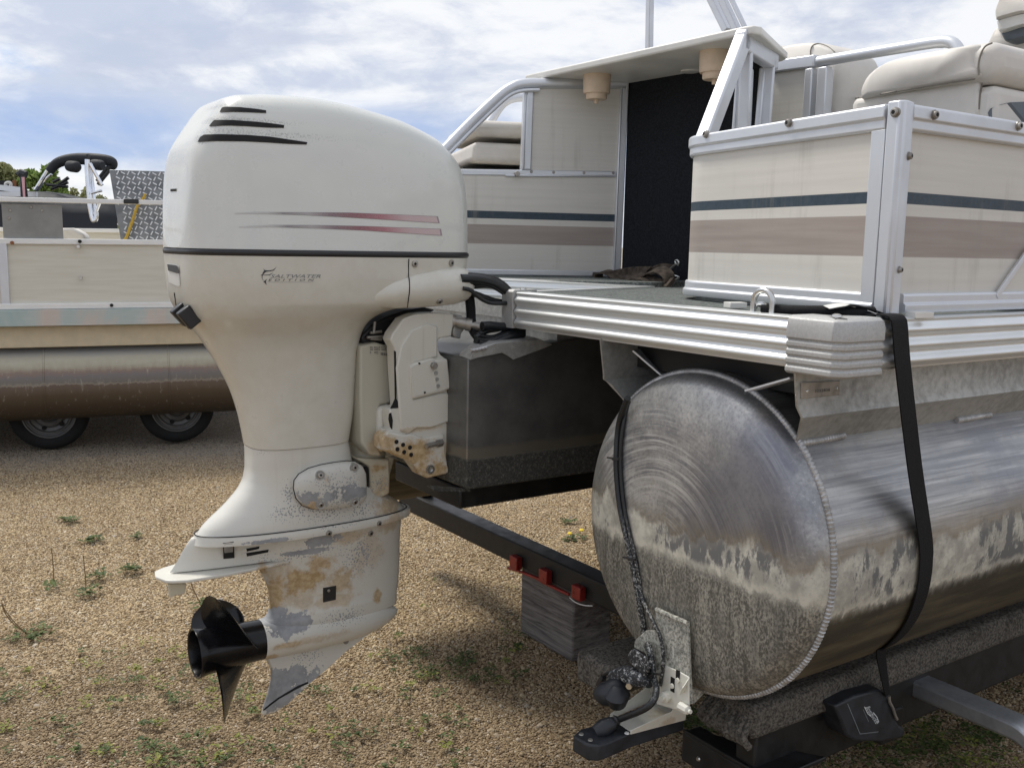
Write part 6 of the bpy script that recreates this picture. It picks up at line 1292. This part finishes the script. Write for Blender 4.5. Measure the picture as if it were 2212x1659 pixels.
tree(135, 378, 34, 66, 'treeleaf', 'lower green tree below the wakeboard tower arch'); tree(175, 395, 28, 80, 'treeold', 'low pale tree between the tower legs', 1600); tree(222, 415, 34, 90, 'treeold', 'distant low tree beside the diamond plate box', 1400); tree(300, 420, 50, 95, 'treeleaf', 'distant green tree hidden mostly behind the diamond plate box', 1200)

# ------------------------------------------------------------------ weeds
def leaves(g, c, r, n, s0, s1, up=.35):
    for i in range(n):
        a = rng.uniform(0, 2*PI); q = r*math.sqrt(rng.uniform(0, 1)); b = np.array(c)+(q*math.cos(a), q*math.sin(a), rng.uniform(.001, .012)); th = rng.uniform(0, 2*PI); L = rng.uniform(s0, s1)
        d = np.array((math.cos(th), math.sin(th), rng.uniform(.05, up*2))); d = nrm(d); sd_ = nrm(np.cross(d, (0, 0, 1)))*L*.28; m_ = b+d*L*.55; tp = b+d*L+np.array((0, 0, -L*.15))
        g.add([b, m_+sd_, tp, m_-sd_], [(0, 1, 2, 3)])
def weed(px, py, r, n, label, stems=(), mat='leaf', flower=False):
    c = groundpt(px, py, .004); T = Thing('weed', label, 'weed', c, WORLD, 'single weeds in the gravel'); g = G(); leaves(g, c, r, n, .018, .045); T.part('foliage', g, M[mat], smooth=0)
    for pts in stems: T.part('stem', G().tube(spline([np.array(c)+np.array(p) for p in pts], 5), .0022, 5), M['stem'])
    if flower:
        for dx, dy in ((-.03, 0), (.035, .06)): T.part('flower', G().lathe(np.array(c)+(dx, dy, .03), (0, -.3, 1), [(0, .003), (.004, .013), (.008, .011), (.010, .001)], 10), M['petal'])
weed(148, 1125, .05, 40, 'small green weed in bare gravel, farthest up left'); weed(203, 1167, .05, 36, 'low green weed just below the farthest one at left'); weed(295, 1160, .03, 16, 'tiny green weed left of the motor plate'); weed(277, 1231, .045, 40, 'bright green weed nearest the white motor plate')
weed(116, 1265, .045, 22, 'weed with one thin straight dry stalk', [[(0, 0, 0), (.003, 0, .08), (.0, 0, .17)]]); weed(186, 1279, .06, 34, 'weed with a dry stalk ending in a small bud', [[(0, 0, 0), (.0, 0, .08), (-.003, 0, .15), (-.002, 0, .165)]]); weed(213, 1244, .04, 26, 'dark green weed right of the dry stalks')
weed(66, 1370, .085, 60, 'flat weed with two curved dry stalks at the left edge', [[(-.01, 0, 0), (-.06, 0, .05), (-.10, 0, .11), (-.10, 0, .125)], [(0, 0, 0), (-.05, .0, .03), (-.09, 0, .08), (-.10, 0, .12)]]); weed(435, 1305, .04, 20, 'small weed with a leaning stalk under the trim tab', [[(0, 0, 0), (-.03, 0, .06), (-.05, 0, .13)]])
weed(1243, 1166, .05, 30, 'flowering weed with yellow blooms beside the pontoon cap', (), 'leaf', True); weed(1228, 1128, .04, 24, 'small green weed beyond the yellow flowers')
gc, gy = G(), G()
def patchpx(x0, y0, x1, y1, n, r, k=14, yel=.25):
    for i in range(n):
        px, py = rng.uniform(x0, x1), rng.uniform(y0, y1); c = groundpt(px, py, .003); q = rng.uniform(.3, 1)*r; leaves(gy if rng.uniform() < yel else gc, c, q, int(k*rng.uniform(.5, 1.3)), .008, .024, .3)
patchpx(0, 1440, 560, 1660, 60, .045, 20, .4); patchpx(150, 1380, 520, 1480, 22, .04, 14, .6); patchpx(330, 1560, 480, 1660, 9, .05, 18, .2); patchpx(560, 1480, 1000, 1660, 40, .04, 14, .15); patchpx(870, 1400, 1080, 1470, 26, .05, 20, .05); patchpx(780, 1340, 900, 1460, 10, .03, 12, .1)
patchpx(1080, 1330, 1140, 1480, 12, .04, 18, .25); patchpx(1430, 1480, 1600, 1600, 34, .06, 26, .05); patchpx(1560, 1590, 2212, 1660, 60, .07, 26, .25); patchpx(1960, 1480, 2212, 1620, 30, .06, 24, .15); patchpx(600, 1100, 1300, 1400, 14, .03, 10, .3)
for nm, g_, m_ in (('ground_cover', gc, 'leaf'), ('ground_cover', gy, 'leafy')):
    me = bpy.data.meshes.new(nm); me.from_pydata(g_.v, [], g_.f); o = bpy.data.objects.new(nm, me); COL.objects.link(o); me.materials.append(M[m_]); o['kind'] = 'stuff'
